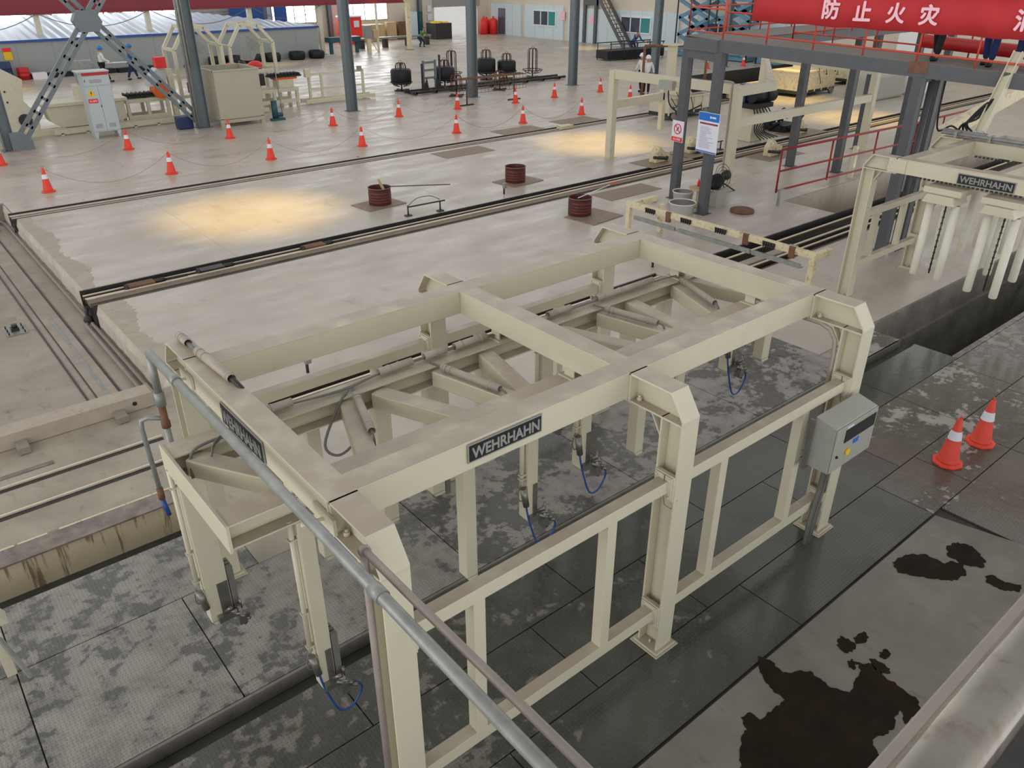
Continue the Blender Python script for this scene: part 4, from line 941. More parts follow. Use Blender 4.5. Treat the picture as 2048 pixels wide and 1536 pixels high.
rough_machine('saw_carriage', 'second wheeled carriage farther along the far track, right of the saw carriage', 'carriage', (40.5, 19.2, 0), (3.0, 1.6, 1.7), ('cream2', 'cream', 'dkmetal'), 3)
mh = thing('drive_unit', 'black motor and gearbox on a cream pedestal between the cream gantry posts', 'motor', (23.2, 13.6, 0))
MB().box(22.7, 23.4, 13.3, 13.9, 0, 1.15).build('pedestal', M['cream'], mh, bevel=.02)
m = MB(); m.tube([(22.6, 13.4, 1.5), (23.3, 13.4, 1.5)], .2, 14); m.tube([(23.3, 13.4, 1.5), (23.8, 13.4, 1.5)], .24, 14); m.box(22.4, 23.5, 13.1, 13.8, 1.15, 1.3); m.build('motor', M['black'], mh)
MB().box(22.5, 22.8, 13.6, 13.9, 1.3, 1.9).build('blue_box', M['dkblue'], mh)
m = MB()
for k in range(6): m.tube(smooth_path([(22.5 + k * .15, 13.2, 1.2), (22.4 + k * .2, 13.0, .8), (22.6 + k * .1, 13.1, .4), (22.9 + k * .2, 13.0, .1)]), .02, 6)
m.build('hoses', M['black'], mh)
rb = thing('scrap_pile', 'dark heap of hoses and fittings beside the drive unit on the floor', 'heap', (25.6, 13.9, 0))
m = MB(); rnd = random.Random(5)
for k in range(16):
    a = Vector((25.6 + rnd.uniform(-.7, .7), 13.9 + rnd.uniform(-.5, .5), rnd.uniform(.05, .5))); m.tube(smooth_path([a, a + Vector((rnd.uniform(-.4, .4), rnd.uniform(-.3, .3), rnd.uniform(-.1, .3))), a + Vector((rnd.uniform(-.6, .6), rnd.uniform(-.3, .3), 0))]), .05, 6)
m.box(25.1, 26.1, 13.5, 14.2, 0, .25); m.build('hoses', M['black'], rb)
jb = thing('jib_post', 'square cream jib post beside the brown pipe frame', 'post', (26.3, 20.1, 0)); MB().box(26.15, 26.45, 19.95, 20.25, 0, 2.5).build('post', M['cream'], jb, bevel=.01); MB().box(26.0, 26.6, 19.8, 20.4, 2.5, 2.56).build('cap', M['cream'], jb)
bf = thing('pipe_frame', 'brown pipe goal frame beside the worker in a white helmet', 'frame', (26.5, 21.8, 0))
MB().tube([(26.47, 21.8, 0), (26.47, 21.8, 2.35)], .06, 10).build('post', M['rust'], bf); MB().tube([(26.47, 21.8, 2.35), (28.8, 20.2, 2.35)], .06, 10).build('crossbar', M['rust'], bf); MB().tube([(28.8, 20.2, 0), (28.8, 20.2, 2.35)], .06, 10).build('post', M['rust'], bf)
# open rusty bin and box cars behind
bn = thing('open_bin', 'long open dark steel bin on the far track behind the gantry', 'bin', (31, 20.3, 0))
m = MB(); m.box(29.1, 37.5, 21.4, 21.5, .2, .95); m.box(29.1, 37.5, 20.0, 20.06, .2, .5); m.box(37.4, 37.5, 20.0, 21.5, .2, .95); m.box(29.1, 29.2, 20, 21.5, .2, .9); m.box(29.1, 37.5, 20, 21.5, .2, .24); m.build('tub', M['dkmetal'], bn)
MB().box(29.1, 37.6, 19.85, 20.0, .45, .6).build('front_rail', M['cream2'], bn)
m = MB()
for k in range(8): m.box(29.2 + k * 1.1, 29.6 + k * 1.1, 19.85, 20.0, .05, .45)
m.build('supports', M['cream2'], bn)
tag(MB().box(23.9, 25.4, 14.35, 15.2, 0, .12).build('brick_slab', M['brick']), 'flat orange-edged slab lying under the gantry beam', 'slab')
for i, (x, y, lab) in enumerate(((17.95, 13.35, 'cream casting clamp standing beside the middle track, left of the poster'), (21.5, 11.6, 'cream casting clamp on the near side of the track, above the handrail'), (19.9, 12.0 + 1.6, 'cream casting clamp half hidden by the gantry post'), (25.6, 13.2, 'cream casting clamp with a white knob, right of the drive unit'))):
    t = thing('rail_clamp', lab, 'clamp', (x, y, 0), 'cream rail clamps')
    MB().prism([(x - .3, 0), (x + .35, 0), (x + .35, .28), (x + .1, .33), (x - .1, .5), (x - .28, .3)], 'y', y - .14, y + .14).build('casting', M['cream2'], t, bevel=.02)
    m = MB(); m.tube([(x - .35, y - .1, .18), (x + .1, y - .2, .12)], .05, 8); m.tube([(x + .2, y - .18, .1), (x + .2, y + .18, .1)], .07, 10); m.build('pin', M['dkmetal'], t)
    tag(MB().box(x - .9, x + 1.1, y - .55, y + .45, 0, .008).build('hatch_plate', M['rust_plate']), ('brown hatch plate under the clamp left of the poster', 'brown hatch plate under the clamp above the handrail', 'brown hatch plate behind the gantry post', 'brown hatch plate by the drive unit')[i], 'hatch', 'brown hatch plates')
for i, (x, y, lab) in enumerate(((14.4, 12.0 - .6, 'brown striped hatch plate between the footbridge columns and the track'), (14.0, 18.4, 'faint brown hatch plate beyond the far drum'), (21.0, 20.35, 'brown hatch plate between far track and cone rope'), (17.9, 20.2, 'brown hatch plate beside the far track stop'))):
    tag(MB().cb((x, y, .004), (2.0, .95 if i else .8, .008), 0).build('hatch_plate', M['rust_plate']), lab, 'hatch', 'brown hatch plates')

# handrail around the sunken bay
HR = thing('handrail', 'dark red tube handrail along the sunken bay, with a grey stub post', 'railing', (21, 8.25, 0))
railing(HR, [(16.6, 8.2, .25), (24.0, 8.25, .1), (29.5, 8.3, .1)], M['rail_red2'], 1.1, (.55, .05), 2.2, .034)
MB().box(16.36, 16.42, 7.93, 7.99, 0, .42).build('stub_post', M['galv'], HR); MB().box(16.34, 16.56, 7.92, 8.0, .38, .41).build('bracket', M['galv'], HR)
tag(MB().box(20.6, 20.72, 8.3, 8.42, 0, .9).build('short_post', M['cream3']), 'short white square post beside the dark red handrail', 'post')
tag(MB().box(15.2, 16.9, 9.6, 9.61, 0, .0015).build('floor_cable', M['black']), 'black cable lying on the floor right of the footbridge column', 'cable')

# platform the viewer stands on (its front railing is in view)
PL = thing('viewing_platform', 'grey edge beam and shiny fat handrail pipe in the lower right corner', 'platform', (0, -3.2, 4))
MB().box(-6, 9, -2.86, -2.742, 3.84, 4.0).build('edge_beam', M['pipe_grey'], PL, bevel=.006)
M['wetpipe'] = paint('wet_worn_pipe', srgb(150, 144, 134), .16, .5, var=.25, dirt=.6, dcol=srgb(112, 96, 84), scale=7)
MB().tube([(-6, -2.945, 4.62), (9, -2.945, 4.62)], .042, 18).build('handrail_pipe', M['wetpipe'], PL)
m = MB()
for x in (-5, -2.8, 1.5, 3.5, 5.5): m.tube([(x, -2.945, 4.0), (x, -2.945, 4.62)], .025, 10)
m.build('baluster', M['rail_red'], PL)
MB().box(-6, 9, -5.2, -2.86, 3.9, 3.98).build('deck_plate', M['dkmetal'], PL)
for x in (-5.5, 8.7): MB().box(x - .1, x + .1, -5.1, -4.9, 0, 3.9).build('column', M['steel_dk'], PL)

# ============================================================ PEOPLE
def skin_mesh(name, verts, edges, radii, mat, parent, root=0, sub=1):
    me = bpy.data.meshes.new(name); me.from_pydata([tuple(v) for v in verts], edges, []); o = bpy.data.objects.new(name, me); COL.objects.link(o)
    o.modifiers.new('skin', 'SKIN'); lay = me.skin_vertices[0].data
    for i, r in enumerate(radii): lay[i].radius = (r, r) if not isinstance(r, tuple) else r; lay[i].use_root = (i == root)
    s = o.modifiers.new('sub', 'SUBSURF'); s.levels = sub; s.render_levels = sub
    me.materials.append(mat)
    o.modifiers['skin'].use_smooth_shade = True
    o.parent = parent; return o
def person(loc, rz, label, shirt, pants, hat=None, stride=.0, lean=0.0, armL=(.1, -.1), armR=(.1, .1), long_sleeve=True, crouch=0.0, H=1.72, group=None):
    # built facing +Y at origin; arms: (sideways, forward) hand offsets
    p = thing('person', label, 'person', (0, 0, 0), group); k = H / 1.72
    V = lambda x, y, z: Vector((x * k, y * k, z * k))
    hz_ = .93 - crouch; ly = lean
    hip = V(0, -ly * .4 - crouch * .4, hz_)
    def legp(s, fwd):
        hx = .09 * s; knee = V(hx * 1.1, fwd * .55 + crouch * .45, hz_ * .53); ank = V(hx * 1.1, fwd * 1.0 - (.05 if fwd < 0 else 0), .09)
        return [V(hx, hip.y / k, hz_ - .02), knee, ank]
    LL, LR = legp(-1, stride), legp(1, -stride)
    chest = V(0, ly * .9, hz_ + .42 - abs(ly) * .15); neck = V(0, ly * 1.15, hz_ + .55 - abs(ly) * .3); head = neck + V(0, .03 + ly * .15, .15 - abs(ly) * .05)
    shL = chest + V(-.17, 0, .07); shR = chest + V(.17, 0, .07)
    def armp(sh, s, a):
        el = sh + V(s * (.06 + a[0] * .5), a[1] * .35 - .03, -.27); ha = el + V(s * a[0] * .3, a[1] * .75 + .05, -.22 + abs(a[1]) * .25); return el, ha
    eL, hL = armp(shL, -1, armL); eR, hR = armp(shR, 1, armR)
    vs = [hip, hip.lerp(chest, .5), chest, neck, head + V(0, 0, .0), LL[0], LL[1], LL[2], LL[2] + V(0, .1, -.05), LR[0], LR[1], LR[2], LR[2] + V(0, .1, -.05), shL, eL, hL, shR, eR, hR]
    es = [(0, 1), (1, 2), (2, 3), (3, 4), (0, 5), (5, 6), (6, 7), (7, 8), (0, 9), (9, 10), (10, 11), (11, 12), (2, 13), (13, 14), (14, 15), (2, 16), (16, 17), (17, 18)]
    ra = [(.12, .09), (.11, .085), (.13, .09), .05, .075, .08, .055, .035, .04, .08, .055, .035, .04, .055, .038, .026, .055, .038, .026]
    ra = [(a * k if not isinstance(a, tuple) else (a[0] * k, a[1] * k)) for a in ra]
    skin_mesh('body', vs, es, ra, M['skin'], p, 0, 2)
    # head shape, nose, ears, hair
    m = MB(); m.ball(head + V(0, .012, .0), .098 * k, (.8, .95, 1.18), 14, 10); m.ball(head + V(0, .112, -.005), .018 * k, (.8, 1.1, 1.3), 8, 6)
    for s in (-1, 1): m.ball(head + V(s * .08, .0, 0), .022 * k, (.5, .8, 1.3), 8, 6)
    m.build('head', M['skin'], p)
    m = MB(); m.ball(head + V(0, -.015, .03), .103 * k, (.84, .95, 1.05), 14, 8); m.build('hair', M['hair'], p)
    for s in (-1, 1): pass
    m = MB()
    for s in (-1, 1): m.ball(head + V(s * .032, .098, .018), .010 * k, (1, .5, .7), 8, 5)
    m.build('eyes', M['hair'], p)
    MB().ball(head + V(0, .102, -.045), .02 * k, (1.2, .4, .35), 8, 5).build('mouth', M['rail_red2'], p)
    # hands with fingers
    for nm_, h_, e_ in (('left_hand', hL, eL), ('right_hand', hR, eR)):
        d = (h_ - e_).normalized(); sx_ = Vector((1, 0, 0)); m = MB(); m.ball(h_ + d * .04 * k, .04 * k, (.5, .9, 1), 8, 6)
        for f_ in range(4):
            o_ = Vector((0, (f_ - 1.5) * .018 * k, 0)); L_f = (.06, .075, .07, .055)[f_] * k; m.tube([h_ + d * .06 * k + o_, h_ + d * (.06 * k + L_f * .6) + o_, h_ + d * (.06 * k + L_f) + o_ + Vector((0, .012, 0))], .008 * k, 6)
        m.tube([h_ + d * .03 * k, h_ + d * .07 * k + Vector((0, .045 * k, 0))], .009 * k, 6); m.build('hand', M['skin'], p)
    c = 1.14
    skin_mesh('shirt', [vs[i] for i in (0, 1, 2, 13, 14, 16, 17)] + [vs[14].lerp(vs[15], .85 if long_sleeve else -.5), vs[17].lerp(vs[18], .85 if long_sleeve else -.5), vs[2].lerp(vs[3], .4)],
              [(0, 1), (1, 2), (2, 3), (3, 4), (2, 5), (5, 6), (4, 7), (6, 8), (2, 9)] if long_sleeve else [(0, 1), (1, 2), (2, 3), (3, 7), (2, 5), (5, 8), (2, 9)] , [(.15 * k, .115 * k), (.135 * k, .11 * k), (.155 * k, .115 * k), .07 * k, .053 * k, .07 * k, .053 * k, .042 * k, .042 * k, .075 * k], M[shirt], p, 0, 2)
    skin_mesh('trousers', [vs[i] for i in (0, 5, 6, 9, 10)] + [vs[6].lerp(vs[7], .95), vs[10].lerp(vs[11], .95)], [(0, 1), (1, 2), (2, 5), (0, 3), (3, 4), (4, 6)], [(.14 * k, .11 * k), .1 * k, .075 * k, .1 * k, .075 * k, .06 * k, .06 * k], M[pants], p, 0, 2)
    for a in (LL[2], LR[2]):
        MB().ball(a + V(0, .06, -.045), .05 * k, (1, 2.5, .9), 10, 8).build('shoe', M['black'], p)
    if hat:
        m = MB(); m.ball(head + V(0, 0, .055), .125 * k, (.95, 1.1, .95), 16, 8); m.lathe(head + V(0, .02, .035), [(.12 * k, 0), (.15 * k, -.004), (.15 * k, .008), (.12 * k, .014)], 18); m.build('helmet', M[hat], p)
    p.location = loc; p.rotation_euler = (0, 0, rz); return p
person((14.9, 44.2, 0), -PI / 2 + PI, 'person in a white shirt, dark trousers and blue helmet walking past the shed', 'cloth_white', 'cloth_black', 'hat_blue', .3, .03, (.1, .25), (.1, .3))
bpy.data.objects['person'].location = (9.75, 44.2, 0); bpy.data.objects['person'].rotation_euler = (0, 0, -PI / 2)
pp = person((11.3, 44.6, 0), -PI / 2, 'person in blue work clothes and blue helmet walking ahead by the shed', 'cloth_blue', 'navy', 'hat_blue', .25, .04, (.1, .1), (.1, .3))
tag(MB().beam((9.95, 43.9, .98), (11.2, 44.3, .92), .25, .03).build('carried_board', M['white']), 'white board carried between the two walking people', 'board')
person((28.35, 23.2, 0), PI * .75, 'person in white shirt and white helmet standing by the brown pipe frame', 'cloth_white', 'cloth_black', 'hat_white', .02, .03)
person((28.9, 24.0, 0), PI * .5, 'second person in a white helmet just behind the one by the pipe frame', 'cloth_white', 'cloth_black', 'hat_white', .02, .03)
person((41.6, 36.2, .0), PI * .9, 'person in blue bending over the mesh ramp near the stairs', 'cloth_blue', 'navy', None, .1, .38, (.1, .5), (.1, .5), crouch=.1)
person(dp(4.4, .7, dz(4.4)), PI * .45, 'person in black trousers standing behind the banner, left of the others', 'cloth_black', 'cloth_black', 'hat_white', .12, 0)
person(dp(5.35, .7, dz(5.35)), PI * .5, 'person in blue jeans and pale shoes behind the banner', 'cloth_blue', 'navy', 'hat_white', .1, 0)
person(dp(5.95, .7, dz(5.95)), PI * .6, 'person in blue jeans behind the banner at the right photo edge', 'cloth_blue', 'navy', 'hat_blue', .05, 0)
person((33.8, 50.4, 0), PI, 'person in green crouching near the bright doorway beside the cream column', 'green', 'navy', None, .1, .25, (.1, .4), (.1, .4), crouch=.3)

# ============================================================ LEFT HALL MACHINES
CA = thing('electric_cabinet', 'tall grey-white electric cabinet with warning stickers and a red top stripe', 'cabinet', (5.5, 28.5, 0))
cx, cy = 5.62, 28.75
MB().box(cx - .42, cx + .48, cy - .25, cy + .3, .22, 2.2).build('body', M['cabinet'], CA, bevel=.01)
MB().box(cx - .55, cx + .5, cy - .3, cy + .35, 2.2, 2.24).build('top', M['cabinet'], CA)
for a, b in ((-.40, .02), (.03, .46)): MB().box(cx + a, cx + b, cy - .27, cy - .25, .26, 1.74).build('door', M['cabinet'], CA, bevel=.004)
MB().box(cx - .40, cx + .46, cy - .27, cy - .25, 1.77, 2.08).build('upper_panel', M['cabinet'], CA, bevel=.004)
MB().box(cx - .40, cx + .46, cy - .272, cy - .25, 2.1, 2.19).build('red_stripe', M['red'], CA)
MB().prism([(cx - .36, 1.42), (cx - .1, 1.42), (cx - .23, 1.68)], 'y', cy - .276, cy - .272).build('warning_triangle', M['yellow'], CA)
MB().prism([(cx - .245, 1.58), (cx - .21, 1.58), (cx - .225, 1.53), (cx - .205, 1.53), (cx - .24, 1.45), (cx - .235, 1.51), (cx - .255, 1.51)], 'y', cy - .279, cy - .276).build('bolt_mark', M['plate_black'], CA)
MB().box(cx - .37, cx - .06, cy - .276, cy - .272, 1.2, 1.34).build('red_sticker', M['redbright'], CA)
put_text('当心触电', .1, (cx - .215, cy - .278, 1.27), (1, 0, 0), (0, 0, 1), M['paper'], CA, w=.24, h=.07)
m = MB()
for a in (-.35, .1):
    for k in range(5): m.box(cx + a + .03, cx + a + .25, cy - .274, cy - .27, .36 + k * .03, .372 + k * .03)
for k in range(4): m.box(cx - .2, cx + .2, cy - .274, cy - .27, 1.86 + k * .03, 1.872 + k * .03)
m.build('vents', M['steel'], CA)
m = MB(); m.box(cx + .0, cx + .02, cy - .285, cy - .27, 1.05, 1.12); m.box(cx - .36, cx - .34, cy - .285, cy - .27, 1.9, 1.97); m.build('lock', M['black'], CA)
for a in (-.36, .4): MB().prism([(cx + a - .06, .22), (cx + a + .08, .22), (cx + a + .04, 0), (cx + a - .02, 0)], 'y', cy - .25, cy + .28).build('foot', M['cabinet'], CA)

TK = thing('beige_tank', 'square open-topped beige steel tank on legs, right of the trunked column', 'tank', (10.3, 28.3, 0))
m = MB(); x0, x1, y0, y1 = 9.5, 11.25, 27.75, 29.6
m.box(x0, x1, y0, y0 + .05, .28, 2.0); m.box(x0, x1, y1 - .05, y1, .28, 2.0); m.box(x0, x0 + .05, y0 + .05, y1 - .05, .28, 2.0); m.box(x1 - .05, x1, y0 + .05, y1 - .05, .28, 2.0); m.box(x0 + .05, x1 - .05, y0 + .05, y1 - .05, .28, .32); m.build('tank_body', M['tank'], TK)
m = MB(); m.box(x0 - .03, x1 + .03, y0 - .03, y0 + .06, 1.98, 2.03); m.box(x0 - .03, x1 + .03, y1 - .06, y1 + .03, 1.98, 2.03); m.box(x0 - .03, x0 + .06, y0, y1, 1.98, 2.03); m.box(x1 - .06, x1 + .03, y0, y1, 1.98, 2.03); m.build('rim', M['tank'], TK)
MB().box(x0, x1, y0 - .01, y0 + .1, .14, .26).build('lower_rail', M['tank'], TK)
for x in (x0 + .08, x1 - .08):
    for y in (y0 + .06, y1 - .08): MB().box(x - .07, x + .07, y - .06, y + .06, 0, .3).build('leg', M['tank'], TK)
pu = thing('pump', 'small teal pump with a thin pipe loop beside the beige tank', 'pump', (11.9, 28.0, 0))
MB().box(11.6, 12.15, 27.85, 28.1, 0, .08).build('base', M['teal'], pu); MB().tube([(11.8, 28, .08), (11.8, 28, .75)], .12, 12).build('motor', M['teal'], pu); MB().tube([(11.7, 28, .2), (12.1, 28, .2)], .09, 10).build('casing', M['teal'], pu)
MB().tube([(11.25, 28.4, 1.95), (12.2, 28.4, 1.95), (12.2, 28.2, .2), (12.0, 28.1, .2)], .022, 8).build('pipe', M['galv'], pu)
for i, (xa, lab) in enumerate(((9.35, 'tall cream machine frame with slanted shoulders left of the trunked column'), (11.6, 'tall cream machine frame with slanted shoulders behind the beige tank'))):
    t = thing('bevelled_frame', lab, 'machine frame', (xa, 32, 0), 'pair of cream arch frames'); wv = 1.7
    for y in (31.2, 32.4):
        m = MB(); pts = [(xa, y, 0), (xa, y, 2.5), (xa + .55, y, 3.3), (xa + 1.3, y, 3.3), (xa + 1.9, y, 2.6), (xa + 1.95, y, 0)]
        for a, b in zip(pts[:-1], pts[1:]): m.beam(a, b, .12, .14, (0, 1, 0))
        m.build('arch', M['cream3'], t)
    m = MB()
    for q in ((xa, 2.5), (xa + .55, 3.3), (xa + 1.3, 3.3), (xa + 1.9, 2.6), (xa, 1.5), (xa, .7), (xa + 1.95, 1.5)): m.box(q[0] - .05, q[0] + .05, 31.2, 32.4, q[1] - .06, q[1] + .06)
    for z in (1.5, .75): m.box(xa, xa + 1.95, 31.14, 31.24, z - .06, z + .06)
    m.build('cross_bars', M['cream3'], t)
    m = MB(); m.prism([(xa + .9, 2.9), (xa + 1.5, 2.5), (xa + 1.1, 1.9), (xa + .75, 1.9)], 'y', 31.5, 32.1); m.build('chute', M['galv'], t)
    m = MB(); m.tube([(xa + .3, 31.1, 1.9), (xa + .3, 30.85, 1.9)], .07, 8); m.tube([(xa + .9, 31.1, 1.0), (xa + .9, 30.9, 1.0)], .09, 8); m.box(xa + .5, xa + 1.1, 31.3, 31.9, .8, 1.2); m.build('knob', M['dkmetal'], t)
def rtable(name, label, x0, x1, y0, y1, z, rollers=None):
    t = thing(name, label, 'machine', (x0, y0, 0)); m = MB()
    for y in (y0, y1):
        for zz in (z, .25): m.box(x0, x1, y - .05, y + .05, zz - .07, zz + .07)
    for x in (x0, (x0 + x1) / 2, x1): m.box(x - .05, x + .05, y0, y1, z - .06, z + .06)
    m.build('frame', M['cream3'], t)
    for x in (x0 + .05, (x0 + x1) / 2, x1 - .05):
        for y in (y0, y1): MB().box(x - .06, x + .06, y - .06, y + .06, 0, z).build('leg', M['cream3'], t)
    if rollers:
        m = MB(); k = x0 + .15
        while k < x1 - .1: m.tube([(k, y0 + .06, z + .2), (k, y1 - .06, z + .2)], .05, 8); k += .16
        m.box(x0 + .1, x1 - .1, y0 + .05, y1 - .05, z + .1, z + .16); m.build('roller_bed', M['black'], t)
    return t
t = rtable('roller_table', 'cream feed table with black rollers and an orange motor, right of the white cabinet', 7.0, 8.6, 30.6, 31.4, .85, True)
MB().tube([(8.35, 30.4, 1.15), (8.35, 31.0, 1.15)], .28, 16).build('orange_motor', M['orange'], t); MB().prism([(8.0, 1.3), (8.6, 1.3), (8.7, 1.6), (8.4, 1.95), (8.1, 1.7)], 'y', 30.6, 31.2).build('white_housing', M['cabinet'], t)
MB().box(8.5, 8.9, 31.0, 31.3, 1.9, 2.3).build('red_head', M['redbright'], t); MB().box(8.75, 8.95, 30.6, 30.8, 0, 1.9).build('side_post', M['cream3'], t)
t = rtable('roller_table', 'cream roller table with a small black conveyor bed, right of the beige tank', 12.0, 14.2, 30.8, 31.6, .7)
MB().box(13.4, 14.1, 30.9, 31.5, .77, 1.1).build('pedestal', M['cream3'], t); m = MB(); m.box(13.1, 14.5, 30.9, 31.5, 1.2, 1.26)
for k in range(9): m.tube([(13.2 + k * .15, 30.92, 1.3), (13.2 + k * .15, 31.48, 1.3)], .05, 8)
m.build('roller_bed', M['black'], t); MB().box(13.3, 14.3, 30.95, 31.45, 1.1, 1.2).build('orange_plate', M['orange'], t)
t = thing('railing_section', 'thin cream railing frame with sensor boxes behind the third hall column', 'frame', (16.3, 31, 0)); m = MB()
for x in (14.9, 15.5, 17.6): m.box(x - .05, x + .05, 31.0, 31.1, 0, 1.25)
m.box(14.9, 17.6, 31.02, 31.08, 1.15, 1.25); m.box(14.9, 17.6, 31.02, 31.08, .55, .63); m.box(14.5, 18, 30.7, 30.8, .05, .2); m.box(14.5, 18, 31.2, 31.3, .05, .2); m.build('frame', M['cream3'], t); MB().box(14.7, 14.95, 30.9, 31.1, 1.1, 1.45).build('sensor_box', M['cream3'], t); MB().box(17.35, 17.5, 30.9, 31.1, 1.2, 1.4).build('sensor_box', M['galv'], t)
t = thing('ground_beam', 'long low cream rail assembly on the floor running behind the tank and machines', 'rail', (9, 30.3, 0)); m = MB()
for y in (29.9, 30.4): m.box(4.2, 12.4, y, y + .12, .05, .2)
for k in range(10): m.box(4.4 + k * .85, 4.5 + k * .85, 29.9, 30.5, .0, .08)
m.build('rails', M['cream3'], t)
t = thing('end_machine', 'cream octagonal end machine with bolt holes, at the left photo edge', 'machine', (3, 30.8, 0))
MB().prism([(1.6, 0), (3.9, 0), (3.95, .7), (3.6, 1.2), (3.75, 1.9), (3.1, 2.35), (2.3, 2.35), (1.6, 2.0)], 'y', 30.6, 31.0).build('side_plate', M['cream3'], t, bevel=.02)
MB().box(1.4, 3.4, 31.0, 32.2, .2, 2.0).build('body', M['cream3'], t, bevel=.03); MB().tube([(1.9, 30.55, 1.2), (1.9, 30.4, 1.2)], .25, 14).build('orange_disc', M['orange'], t)
m = MB()
for z in (1.55, 1.2):
    for x in (2.6, 2.85, 3.1): m.tube([(x, 30.6, z), (x, 30.585, z)], .035, 8)
m.tube([(3.5, 30.6, .55), (3.5, 30.55, .55)], .22, 12); m.build('bolt_holes', M['dkmetal'], t); MB().box(3.4, 4.5, 30.3, 30.9, 0, .16).build('foot', M['cream3'], t)
t = thing('trough_machine', 'long cream trough machine between the octagonal machine and the white cabinet', 'machine', (5.5, 30.9, 0))
MB().prism([(4.2, .95), (6.9, .95), (6.9, .3), (6.4, .15), (4.7, .15), (4.3, .4)], 'y', 30.4, 31.4).build('trough', M['cream3'], t, bevel=.03); MB().box(4.1, 7.0, 30.3, 31.5, .95, 1.05).build('rim', M['cream3'], t)
MB().box(5.5, 6.3, 31.0, 31.8, 1.05, 1.5).build('block', M['cream3'], t); m = MB(); m.tube([(5.7, 31.4, 1.9), (6.3, 31.4, 1.9)], .45, 18); m.build('grey_drum', M['galv'], t)
tag(MB().box(8.1, 8.65, 28.3, 28.75, 0, .45).build('blue_generator', M['dkblue'], bevel=.04), 'small dark blue generator at the foot of the cross brace', 'generator')
for i, (x, z, lab) in enumerate(((10.9, .0, 'red sawing head on a cream post behind the beige tank, left'), (12.0, .0, 'red lamp-shaped motor head behind the beige tank, right'))):
    t = thing('red_motor_head', lab, 'motor', (x + 1.6, 33.6, 0), 'red motor heads'); MB().box(x + 1.5, x + 1.7, 33.5, 33.7, 0, 1.2).build('post', M['cream3'], t); MB().ball((x + 1.6, 33.6, 1.45), .3, (1.2, 1, .7)).build('head', M['redbright'], t); MB().box(x + 1.3, x + 1.9, 33.4, 33.8, .6, 1.1).build('body', M['dkmetal'], t)
# things by the shed
def coil(x, y, label, h=.42): return tag(MB().lathe((x, y, 0), [(.2, .02), (.45, 0), (.52, .12), (.53, h - .12), (.46, h), (.22, h - .02), (.2, h - .1), (.2, .05)], 20).build('wire_coil', M['coil']), label, 'coil', 'black wire coils along the shed')
for x, lab in ((17.3, 'first black wire coil along the shed, counted from the beige tank'), (18.3, 'second black wire coil along the shed'), (19.6, 'third black wire coil along the shed'), (20.9, 'fourth black wire coil along the shed'), (22.6, 'fifth black wire coil along the shed'), (24.0, 'black wire coil at the shed corner')): coil(x, 48.2, lab, .5)
for k in range(6): tag(MB().cb((7.6 + k * 1.1, 48.35 + .1 * (k % 2), .12), (1.0, .4, .24), .05 * k).build('bar_bundle', M['coil']), ('black bar bundle on the floor right of the white tub', 'second black bar bundle along the shed wall', 'black bar bundle behind the walker in white', 'black bar bundle between the two walkers', 'black bar bundle right of the walker in blue', 'black bar bundle behind the arch frame')[k], 'bundle', 'black bundles along the shed')
for x, y, h, mt, lab in ((5.95, 48.2, .95, 'dkblue', 'dark blue barrel beside the shed at the left edge'), (6.75, 48.3, .6, 'red', 'small dark red drum right of the blue barrel')): tag(MB().lathe((x, y, 0), [(.3, 0), (.3, h * .33), (.315, h * .35), (.3, h * .37), (.3, h * .66), (.315, h * .68), (.3, h * .7), (.3, h - .02), (.28, h)], 20).build('barrel', M[mt]), lab, 'barrel')
tag(MB().box(5.4, 6.1, 46.8, 47.5, 0, .22).build('sack_pile', M['wood']), 'low tan pile in front of the blue barrel', 'pile'); tag(MB().box(7.1, 7.8, 47.9, 48.4, 0, .32).build('white_tub', M['white']), 'white tub right of the small red drum', 'tub')

# ============================================================ WIRE SPOOLS
def spool(x, y, label, wire=.0, h=1.3, top=True, lying=False):
    t = thing('wire_spool', label, 'spool', (0, 0, 0), 'red cage wire spools'); R_ = .26
    for k in range(8):
        a = 2 * PI * k / 8; c_, s_ = math.cos(a), math.sin(a)
        MB().tube([(R_ * c_, R_ * s_, .3), (R_ * c_, R_ * s_, h - .15), (R_ * .8 * c_, R_ * .8 * s_, h - .03), (0.05 * c_, .05 * s_, h)], .018, 6).build('cage_bar', M['barrel'], t)
    m = MB(); m.tube([(.55 * math.cos(2 * PI * k / 20), .55 * math.sin(2 * PI * k / 20), .42) for k in range(21)], .018, 6)
    for k in range(6):
        a = PI * k / 3; m.tube([(.1 * math.cos(a), .1 * math.sin(a), .22), (.4 * math.cos(a), .4 * math.sin(a), .28), (.55 * math.cos(a), .55 * math.sin(a), .42)], .016, 6)
    m.build('base_ring', M['dkmetal'], t)
    m = MB(); m.tube([(0, 0, .0), (0, 0, h)], .035, 8); m.box(-.4, .4, -.05, .05, .02, .08); m.box(-.05, .05, -.4, .4, .02, .08); m.tube([(.09 * math.cos(PI * k / 8), 0, h + .1 * math.sin(PI * k / 8)) for k in range(9)], .008, 5); m.build('spindle', M['dkmetal'], t)
    if wire: MB().lathe((0, 0, 0), [(.27, .34), (.44, .34), (.5, .42), (.5, .34 + wire - .08), (.44, .34 + wire), (.27, .34 + wire)], 24).build('wire_coil', M['coil'], t)
    t.location = (x, y, 0); return t
spool(20.09, 31.7, 'wire spool full of black wire, leftmost of the group', .68); spool(22.46, 31.4, 'wire spool full of black wire, right of the grey trolley', .65)
spool(24.2, 33.2, 'tall empty red spool cage behind the full one by the trolley', 0, 1.5); spool(25.9, 32.4, 'wire spool with black wire half hidden by the column', .75, 1.5)
